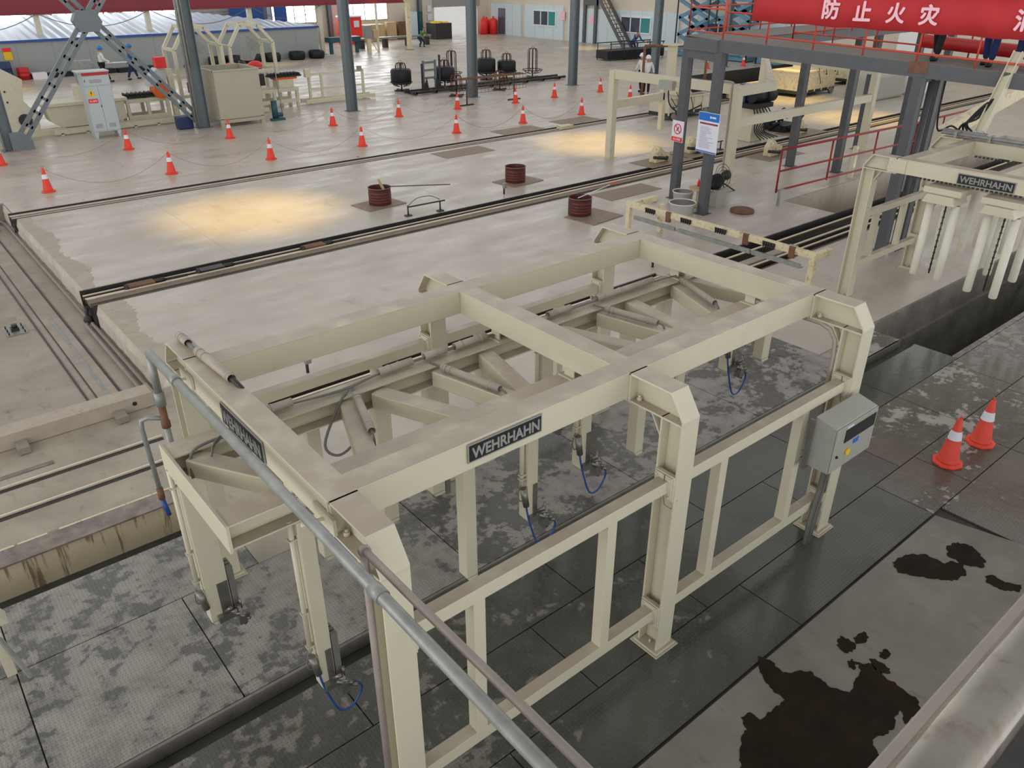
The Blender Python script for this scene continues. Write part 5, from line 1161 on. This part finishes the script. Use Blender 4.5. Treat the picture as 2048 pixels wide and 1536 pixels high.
spool(26.9, 31.9, 'wire spool full of black wire with a rod across, right of the column', .62); spool(28.4, 31.5, 'empty tall dark red spool cage at the right end of the group', 0, 1.5)
spool(21.15, 28.6, 'empty red spool cage nearest the cones, behind the mesh trestle', 0, .95); spool(24.0, 28.9, 'low red spool cage right of the column foot behind the mesh', 0, .9)
t = thing('stand_trolley', 'dark grey steel ladder trolley between the two left wire spools', 'trolley', (21.2, 31, 0)); m = MB()
for x in (20.9, 21.6): m.box(x - .04, x + .04, 30.9, 31.0, .1, 1.4)
for z in (.6, .95, 1.3): m.box(20.9, 21.6, 30.92, 30.98, z - .05, z + .05)
m.build('ladder', M['col'], t); m = MB(); m.box(20.6, 20.66, 30.6, 30.7, .1, 1.3); m.box(21.9, 21.96, 31.0, 31.1, .1, 1.6)
m.build('uprights', M['dkmetal'], t); m = MB(); m.box(19.6, 29.5, 30.0, 30.12, .05, .17); m.box(19.6, 29.5, 30.65, 30.77, .05, .17)
for k in range(9): m.box(19.8 + k * 1.15, 19.9 + k * 1.15, 30.0, 30.77, .02, .12)
m.prism([(20.8, .1), (21.1, .1), (21.0, .6)], 'y', 30.8, 30.85); m.prism([(21.5, .1), (21.8, .1), (21.6, .6)], 'y', 30.8, 30.85); m.build('base_rails', M['dkmetal'], t)
t = thing('mesh_trestle', 'rusty wire mesh trestle table in front of the column among the spools', 'trestle', (21, 26, 0)); m = MB()
for k in range(3): m.box(19.4, 23.2, 25.95 + k * .2, 25.99 + k * .2, 1.08, 1.12)
m.build('top_bars', M['rust'], t); m = MB()
for z in (.95, .8, .65, .5): m.tube([(19.4, 25.95, z), (23.2, 25.95, z)], .01, 5)
for k in range(20): m.tube([(19.4 + k * .2, 25.95, .5), (19.4 + k * .2, 25.95, 1.1)], .008, 5)
m.build('wire_mesh', M['rust'], t)
for x in (19.9, 22.6):
    m = MB(); m.tube([(x, 26.1, 0), (x, 26.1, 1.08)], .03, 8); m.box(x - .35, x + .35, 26.05, 26.15, 0, .05); m.build('leg', M['dkmetal'], t)

# ============================================================ FAR BACKGROUND
t = thing('conveyor', 'dark teal conveyor table at the shed end, left of the red cabinet', 'conveyor', (26.5, 50, 0)); MB().box(25.8, 28.2, 49.6, 50.4, .75, 1.05).build('body', M['teal'], t)
for x in (26.0, 27.2, 28.0): MB().box(x - .1, x + .1, 49.8, 50.0, 0, .75).build('leg', M['teal'], t)
MB().box(28.2, 35.5, 51.6, 52.1, .6, .72).build('track', M['galv'], t)
for x in (29.5, 31.5, 33.5, 35.2): MB().box(x - .15, x + .15, 51.65, 52.05, 0, .6).build('support', M['dkmetal'], t)
t = thing('grey_panel_box', 'grey control box on a tan post right of the third hall column', 'control box', (28.5, 49, 0)); MB().box(28.2, 28.75, 48.9, 49.2, .95, 1.75).build('box', M['galv'], t); MB().box(28.4, 28.65, 49.0, 49.2, 0, .95).build('post', M['cream2'], t); MB().box(28.85, 29.2, 48.9, 49.2, .95, 1.45).build('box', M['wood'], t)
t = thing('thin_post', 'thin pale post with a diagonal prop left of the cream crane column', 'post', (29.3, 49.2, 0)); MB().box(29.25, 29.37, 49.1, 49.22, 0, 3.1).build('post', M['cream3'], t); MB().beam((28.4, 49.4, 1.7), (29.2, 49.2, .1), .06, .06).build('prop', M['cream3'], t)
t = thing('red_cabinet', 'bright red machine cabinet against the back wall', 'cabinet', (30.9, 56, 0)); MB().box(30.2, 31.8, 55.6, 56.6, 0, 1.9).build('body', M['redbright'], t, bevel=.03); MB().box(30.15, 31.85, 55.55, 56.65, 1.9, 2.0).build('top', M['white'], t); MB().box(31.1, 31.55, 55.57, 55.6, 1.2, 1.65).build('label', M['paper'], t)
for i, (x, w_, h_, mt, lab) in enumerate(((26.5, .9, 1.5, 'wood', 'tan board leaning on the back wall by the conveyor'), (27.6, .8, 1.4, 'rust', 'brown board pile near the conveyor'), (32.3, 2.2, 1.2, 'wood', 'tan crate right of the red cabinet'), (34.9, .9, 1.3, 'wood', 'tan board leaning right of the crate'), (36.0, .8, 1.3, 'rust', 'dark board leaning left of the blue panel'), (37.0, .9, 2.0, 'office', 'pale blue panel leaning behind the cream column'), (38.0, .4, 2.0, 'teal', 'dark edge panel beside the pale blue one'))):
    t = tag(MB().cb((x + w_ / 2, 57.2, h_ / 2 + .03), (w_, .35 if i != 2 else .9, h_), .04 * (i - 3)).build(('leaning_board', 'board_pile', 'crate', 'leaning_board', 'leaning_board', 'leaning_sheet', 'leaning_sheet')[i], M[mt]), lab, ('board', 'pile', 'crate', 'board', 'board', 'panel', 'panel')[i])
t = thing('waste_skip', 'dark skip filled with light scraps by the bright doorway', 'skip', (39, 55.5, 0)); MB().box(38.3, 39.9, 55.0, 56.4, 0, 1.2).build('tub', M['dkmetal'], t); m = MB(); rnd = random.Random(9)
for k in range(14): m.ball((38.5 + rnd.random() * 1.2, 55.2 + rnd.random(), 1.2), .2, (1, 1, .6), 7, 5)
m.build('scraps', M['yellow'], t)
for x, lab in ((40.0, 'notice sheet on the wall left of the doorway, upper'),):
    tag(MB().box(39.5, 39.9, 57.9, 57.93, 1.9, 2.4).build('notice', M['paper']), lab, 'notice'); tag(MB().box(39.5, 39.95, 57.9, 57.93, 1.25, 1.75).build('notice', M['paper']), 'notice sheet with icons left of the doorway, lower', 'notice')
for i, (x, y, s) in enumerate(((44.75, 56.9, 1.1), (45.5, 56.5, 1.1), (45.45, 57.4, 1.0))): tag(MB().lathe((x, y, 0), [(.35, 0), (.35, s), (.2, s + .18), (.08, s + .2), (.08, s + .35)], 18).build('gas_drum', M['redbright']), ('red gas drum right of the bright doorway, left one', 'red gas drum right of the bright doorway, front right one', 'red gas drum behind the other two')[i], 'drum', 'red gas drums')
for y, z, lab in ((47.95, 1.5, 'pinkish notice on the office panel right of its window'), (44.6, 1.35, 'pinkish notice between the dark wall posts')): tag(MB().box(XW - .15, XW - .13, y - .25, y + .25, z, z + .65).build('notice', M['letter']), lab, 'notice')
# stairs
t = thing('staircase', 'steel staircase with brown handrail against the office wall', 'stairs', (45, 41, 0))
a = Vector((44.9, 40.2, .05)); b = Vector((44.9, 44.1, 4.6))
for dx in (-.05, .85): MB().beam(a + Vector((dx, 0, 0)), b + Vector((dx, 0, 0)), .06, .25).build('stringer', M['steel_dk'], t)
for k in range(17): q = a.lerp(b, (k + .5) / 17); MB().box(q.x, q.x + .8, q.y - .13, q.y + .13, q.z, q.z + .03).build('tread', M['steel_dk'], t)
m = MB()
for dz_ in (.5, 1.0): m.tube([a + Vector((-.05, 0, dz_)), b + Vector((-.05, 0, dz_))], .03, 6)
for k in range(6): q = a.lerp(b, k / 5) + Vector((-.05, 0, 0)); m.tube([q, q + Vector((0, 0, 1))], .025, 6)
m.build('handrail', M['rust'], t)
# mesh ramp
t = thing('mesh_ramp', 'low black mesh platform with thin railings in front of the office wall', 'platform', (40, 35, 0)); MB().cb((39.9, 34.9, .35), (4.8, 1.2, .5), -.12).build('mesh_tray', M['coil'], t); m = MB()
for s in (-1, 1):
    for k in range(5): x = 37.7 + k * 1.1; m.tube([(x, 34.9 + s * .6 - (x - 39.9) * .12, 0), (x, 34.9 + s * .6 - (x - 39.9) * .12, 1.0)], .03, 6)
    m.tube([(37.6, 34.9 + s * .6 + .27, 1.0), (42.2, 34.9 + s * .6 - .27, 1.0)], .03, 6)
m.build('railing', M['dkmetal'], t)
def scissor(x, y, h, label):
    t = thing('scissor_frame', label, 'lift', (x, y, 0), 'blue scissor frames')
    n = 3; L = 2.4
    for s in (-.5, .5):
        for k in range(n):
            z0 = .3 + k * (h - .5) / n; z1 = .3 + (k + 1) * (h - .5) / n
            for a_, b_ in (((x + s, y - L / 2, z0), (x + s, y + L / 2, z1)), ((x + s, y + L / 2, z0), (x + s, y - L / 2, z1))): MB().beam(a_, b_, .1, .22, (0, 0, 1)).build('scissor_arm', M['liftblue'], t)
    MB().box(x - .6, x + .6, y - 1.3, y + 1.3, .05, .25).build('base', M['liftblue'], t); MB().box(x - .6, x + .6, y - 1.3, y + 1.3, h - .15, h).build('platform', M['liftblue'], t)
    m = MB()
    for yy in (-1.3, 1.3): m.tube([(x - .6, y + yy, 0), (x - .6, y + yy, h)], .05, 6)
    m.build('guide', M['dkmetal'], t)
scissor(44.2, 33.0, 3.6, 'tall blue scissor frame seen left of the footbridge railing'); scissor(44.2, 29.8, 3.6, 'second blue scissor frame seen through the footbridge railing'); scissor(44.3, 26.5, 1.6, 'low blue scissor frame seen under the footbridge beam')
for x, y, w_, h_, lab, mt in ((34.5, 15.2, 3.0, 1.1, 'stacked grey crates beyond the middle track at the right', 'box'), (38.0, 14.8, 1.0, .9, 'white rounded tank standing behind the right footbridge columns', 'white'), (44.3, 18.0, 1.5, 2.6, 'pile of white wrapped goods at the end wall', 'white')):
    tag(MB().box(x, x + w_, y, y + 1.4, 0, h_).build('crate' if mt == 'box' else 'wrapped_goods', M[mt], bevel=.12), lab, 'crate' if mt == 'box' else 'goods')
t = thing('cream_boom', 'cream sloping boom crossing behind the frame at the right photo edge', 'beam', (20, 5, 0)); MB().beam((17.6, 4.9, 2.05), (25.0, 5.1, 3.0), .2, .34).build('boom', M['cream2'], t); MB().box(17.5, 17.7, 4.8, 5.0, 0, 2.2).build('post', M['cream'], t)

# ============================================================ SIGNS AND CLUTTER BY THE BRIDGE COLUMNS
def sign(name, label, c, xd, w_, h_): 
    t = thing(name, label, 'sign', c); c = Vector(c); X = Vector(xd).normalized(); Y = Vector((0, 0, 1)); MB().beam(c - X * w_ / 2, c + X * w_ / 2, .012, h_, Y).build('board', M['paper'], t); return t, c, X, X.cross(Y)
xdv = (-.10, -1, 0)
t, c, X, Z = sign('notice_board', 'large white notice with a blue header hung on the front footbridge column', (14.12, 8.72, 1.98), xdv, .66, .92)
def quad(c0, x0, x1, z0, z1, off, mat, nm, par): MB().beam(c0 + X * x0 + Z * off + Vector((0, 0, (z0 + z1) / 2)), c0 + X * x1 + Z * off + Vector((0, 0, (z0 + z1) / 2)), .003, z1 - z0, (0, 0, 1)).build(nm, mat, par)
quad(c, -.32, .32, .27, .45, .009, M['signblue'], 'blue_header', t); quad(c, -.32, .32, -.45, -.42, .009, M['signblue'], 'blue_footer', t)
quad(c, -.27, .29, .19, .225, .010, M['dkblue'], 'title_text', t)
put_text('安全操作规程', .05, c + Vector((0, 0, .205)) + Z * .013, X, (0, 0, 1), M['redbright'], t, w=.5, h=.04)
MB().tube([c + X * .06 + Vector((0, 0, .36)) + Z * .01, c + X * .06 + Vector((0, 0, .36)) + Z * .014], .028, 12).build('round_mark', M['paper'], t); quad(c, .1, .22, .34, .38, .0115, M['paper'], 'logo_text', t)
m = MB(); rnd = random.Random(3)
for k in range(15):
    z = .13 - k * .034; L = rnd.uniform(.2, .46)
    m.beam(c + X * -.24 + Z * .0095 + Vector((0, 0, z)), c + X * (-.24 + L) + Z * .0095 + Vector((0, 0, z)), .002, .009, (0, 0, 1))
m.build('text_lines', M['ink'], t)
t, c, X, Z = sign('prohibition_sign', 'small white prohibition sign with a red ring on the rear footbridge column', (14.78, 10.15, 1.74), xdv, .4, .52)
m = MB(); Y = Vector((0, 0, 1)); cc = c + Vector((0, 0, .06)) + Z * .012; m.tube([cc + X * .12 * math.cos(2 * PI * k / 24) + Y * .12 * math.sin(2 * PI * k / 24) for k in range(25)], .012, 6); m.tube([cc + X * -.085 + Y * .085, cc + X * .085 - Y * .085], .01, 6); m.build('red_ring', M['redbright'], t)
MB().tube([cc + X * -.03 - Y * .05, cc + X * .0, cc + X * .04 + Y * .05], .012, 6).build('black_figure', M['plate_black'], t)
quad(c, -.19, .19, -.25, -.14, .009, M['redbright'], 'red_footer', t); put_text('禁止攀爬', .05, c + Vector((0, 0, -.195)) + Z * .013, X, (0, 0, 1), M['paper'], t, w=.26, h=.06)
def bucket(x, y, r, h, label, mt='white', tilt=0):
    t = thing('bucket', label, 'bucket', (x, y, 0), 'white buckets'); MB().lathe((x, y, 0), [(r * .85, 0), (r, h), (r * 1.05, h), (r * 1.05, h - .02), (r * .98, h - .02), (r * .82, .03)], 18).build('pail', M[mt], t); MB().lathe((x, y, h * .9), [(r * .97, 0), (r * .97, .01)], 18).build('content', M['trench_paint'], t)
M['trench_paint'] = paint('grey_paste', srgb(96, 84, 78), .5)
bucket(14.75, 9.75, .27, .3, 'white bucket at the foot of the rear footbridge column'); bucket(14.0, 9.15, .33, .26, 'wide white bucket between the two footbridge columns')
tag(MB().lathe((14.2, 10.35, 0), [(.14, 0), (.17, .08), (.16, .09), (.13, .02)], 16).build('white_dish', M['cream2']), 'small pale dish on the floor left of the buckets', 'dish')
t = thing('wooden_stool', 'round tan cable-drum stool between the footbridge columns', 'stool', (14.85, 9.25, 0)); MB().lathe((14.85, 9.25, 0), [(.3, 0), (.3, .03), (.12, .04), (.12, .42), (.32, .43), (.32, .46)], 20).build('drum', M['wood'], t)
tag(MB().lathe((14.9, 9.4, .46), [(.035, 0), (.04, .1), (.015, .16), (.015, .2)], 12).build('drink_bottle', M['redbright']), 'small red-labelled bottle on the round stool', 'bottle')
m = MB(); m.ball((15.1, 9.0, .64), .22, (1.1, .8, .85), 12, 8); m.ball((14.98, 8.9, .58), .14, (1.2, .9, .8), 10, 6); tag(m.build('black_bag', M['cloth_black']), 'black cloth bag sitting on the crate behind the front footbridge column', 'bag')
tag(MB().box(14.9, 15.3, 8.8, 9.2, 0, .46).build('crate', M['box']), 'greenish crate under the black bag', 'crate')
tag(MB().lathe((15.2, 8.2, 0), [(.28, 0), (.3, .02), (.3, .06), (.26, .08), (.12, .09)], 24).build('manhole_lid', M['rust']), 'round brown lid on the floor right of the front footbridge column', 'lid')
fan = thing('floor_fan', 'round caged floor fan behind the notice board', 'fan', (16.6, 9.9, 0)); m = MB()
for rr in (.32, .24, .16, .08): m.tube([(16.6 + rr * math.cos(2 * PI * k / 20) * .3, 9.9 + rr * math.cos(2 * PI * k / 20), .38 + rr * math.sin(2 * PI * k / 20)) for k in range(21)], .008, 5)
m.build('cage', M['dkmetal'], fan); MB().ball((16.75, 9.9, .38), .14).build('motor', M['dkmetal'], fan); MB().tube([(16.4, 9.6, 0), (16.6, 9.9, .2), (16.8, 9.6, 0)], .02, 6).build('foot', M['dkmetal'], fan)
MB().tube([(14.22, 8.6, .05), (14.22, 8.6, .1)], .01, 6)
for i, (x, y) in enumerate(((22.6, 13.1), (23.9, 13.2))): 
    pass
t = thing('sensor_stand', 'bracket stand with two clamps beside the middle track, above the handrail end', 'stand', (20.2, 13.2, 0))
for x, y in ((19.8, 13.3), (20.9, 13.2)): MB().tube([(x, y, 0), (x, y, .3)], .022, 8).build('post', M['dkmetal'], t); MB().box(x - .09, x + .09, y - .07, y + .07, 0, .03).build('foot', M['dkmetal'], t)
MB().beam((19.8, 13.3, .26), (21.0, 13.2, .28), .03, .03).build('bar', M['dkmetal'], t)
tag(MB().box(10.9, 10.96, 19.95, 20.0, 0, .01).build('floor_mark', M['dkmetal']), 'tiny dark mark on the floor by the far track', 'mark')
for x, lab in ((19.3, 'cream track stop block on the far track right of the cones'),): tag(MB().box(x, x + .6, 19.3, 19.6, -.02, .1).build('track_stop', M['cream2']), lab, 'stop')

# ============================================================ PIT DETAILS
t = thing('pit_pipes', 'pair of dusty pipes running along the foot of the slab edge in the pit', 'pipe', (.85, 14, -.45))
MB().tube([(.83, 8.1, -.42), (.83, 20.5, -.42), (.8, 20.8, -.42), (.3, 20.82, -.42)], .035, 10).build('pipe', M['pipe_grey'], t); MB().tube([(.72, 8.1, -.42), (.72, 12.2, -.42), (.8, 12.4, -.4)], .035, 10).build('pipe', M['pipe_grey'], t)
m = MB(); m.ball((.8, 12.35, -.36), .09); m.tube([(.76, 12.3, -.35), (.84, 12.5, -.2)], .03, 8); m.build('valve', M['dkmetal'], t)
t = thing('anchor_plate', 'small bolted base plate with a stub on the pit floor', 'plate', (-.33, 13, -.5)); MB().cb((-.33, 13.0, -.49), (.34, .46, .02), 0).build('plate', M['galv'], t); m = MB()
m.box(-.4, -.27, 12.93, 13.07, -.48, -.42); m.tube([(-.33, 13, -.42), (-.33, 13, -.36)], .05, 10)
m.build('stub', M['dkmetal'], t); m = MB()
for dx in (-.13, .13):
    for dy in (-.18, 0, .18): m.tube([(-.33 + dx, 13 + dy, -.48), (-.33 + dx, 13 + dy, -.43)], .012, 6)
m.build('bolts', M['dkmetal'], t)
t = thing('transfer_beam', 'long dusty cream box beam lying across the pit edge at the left', 'beam', (-3, 7.7, 0)); MB().box(-12, .56, 7.55, 7.85, .005, .22).build('beam', M['slabdirt'], t, bevel=.004)
MB().box(.56, .575, 7.55, 7.86, .0, .23).build('end_plate', M['pipe_grey'], t); MB().tube([(.3, 7.54, .12), (.3, 7.56, .12)], .03, 10).build('hole', M['black'], t)
for x in (-1.2, .0): MB().box(x, x + .14, 7.3, 7.55, .01, .1).build('lug', M['pipe_grey'], t)
t = thing('corner_post', 'short pale steel post with a strut at the left photo edge, on the plates', 'post', (-1.93, 3.5, 0)); MB().box(-2.02, -1.94, 3.44, 3.5, 0, .6).build('post', M['cream3'], t); MB().prism([(-2.08, .6), (-1.86, .6), (-1.9, .68), (-2.04, .68)], 'y', 3.38, 3.56).build('cap', M['cream'], t); MB().beam((-1.98, 3.47, .5), (-1.86, 3.3, 0.02), .03, .03).build('strut', M['galv'], t)

# ============================================================ MUD PUDDLES (lower right)
def blob(pts, label, z=.0125, amp=.018):
    rnd = random.Random(len(label)); out = []
    n = len(pts)
    for i in range(n):
        a = Vector((*pts[i], 0)); b = Vector((*pts[(i + 1) % n], 0)); d = b - a; nr = Vector((-d.y, d.x, 0)); k = max(3, int(d.length / .025))
        ph = rnd.random() * 6
        for j in range(k):
            t_ = j / k; o_ = (math.sin(t_ * 9 + ph) * .5 + math.sin(t_ * 23 + ph * 2) * .3 + rnd.uniform(-.35, .35)) * amp * math.sin(PI * t_) ** .3 if 0 < t_ else 0
            q = a + d * t_ + nr.normalized() * o_; out.append((q.x, q.y))
    me = MB(); vs = [(x, y, z) for x, y in out]; vt = [(x, y, z + .004) for x, y in out]; N = len(out)
    me.add(vs + vt, [tuple(range(N)), tuple(range(N, 2 * N))] + [(i, (i + 1) % N, (i + 1) % N + N, i + N) for i in range(N)])
    return tag(me.build('mud_patch', M['mud']), label, 'mud patch', 'wet mud patches on the slab')
blob([(3.246, -0.61), (3.293, -0.709), (3.257, -0.862), (3.459, -1.007), (3.431, -1.217), (3.515, -1.355), (3.816, -1.289), (3.861, -1.217), (3.948, -1.325), (3.91, -1.438), (3.897, -1.602), (3.885, -1.761), (3.811, -1.831), (3.57, -1.81), (3.696, -1.704), (3.436, -1.773), (3.221, -1.716), (3.044, -1.893), (2.641, -1.851), (2.235, -1.515), (2.153, -1.206), (2.424, -1.027), (2.524, -1.019), (2.584, -0.912), (2.683, -0.93), (2.684, -1.027), (2.849, -1.035), (3.018, -1.044), (3.032, -0.887), (3.104, -0.735)], 'largest wet mud patch, at the bottom of the photo below the long frame')
blob([(5.397, -0.765), (5.613, -0.791), (5.792, -0.918), (5.796, -1.125), (5.884, -1.137), (5.937, -1.241), (5.797, -1.342), (5.597, -1.29), (5.49, -1.164), (5.377, -1.013), (5.29, -0.873)], 'mud patch shaped like a bone, upper right of the slab')
blob([(6.099, -1.004), (6.249, -1.053), (6.305, -1.185), (6.174, -1.377), (6.033, -1.4), (5.941, -1.265), (5.943, -1.084)], 'oval mud patch beyond the bone-shaped one')
blob([(5.92, -1.472), (6.002, -1.511), (5.983, -1.638), (6.069, -1.756), (5.954, -1.79), (5.85, -1.667), (5.835, -1.516)], 'narrow mud patch at the right photo edge')
blob([(3.915, -0.996), (4.04, -0.958), (4.067, -1.028), (4.052, -1.11), (3.95, -1.133), (3.887, -1.096)], 'small brown mud patch above the largest one, left of the pair')
blob([(4.11, -1.048), (4.264, -1.071), (4.23, -1.139), (4.139, -1.15), (4.064, -1.103)], 'small reddish mud patch above the largest one, right of the pair')
blob([(3.989, -1.27), (4.03, -1.304), (4.025, -1.447), (3.958, -1.463), (3.912, -1.368)], 'mud patch just above the right lobe of the largest one')
blob([(4.13, -1.289), (4.219, -1.309), (4.197, -1.367), (4.107, -1.368), (4.082, -1.324)], 'round mud spot right of the reddish patch')
blob([(3.819, -1.159), (3.875, -1.176), (3.859, -1.237), (3.769, -1.249), (3.761, -1.206)], 'dark narrow mud tongue left of the right lobe')
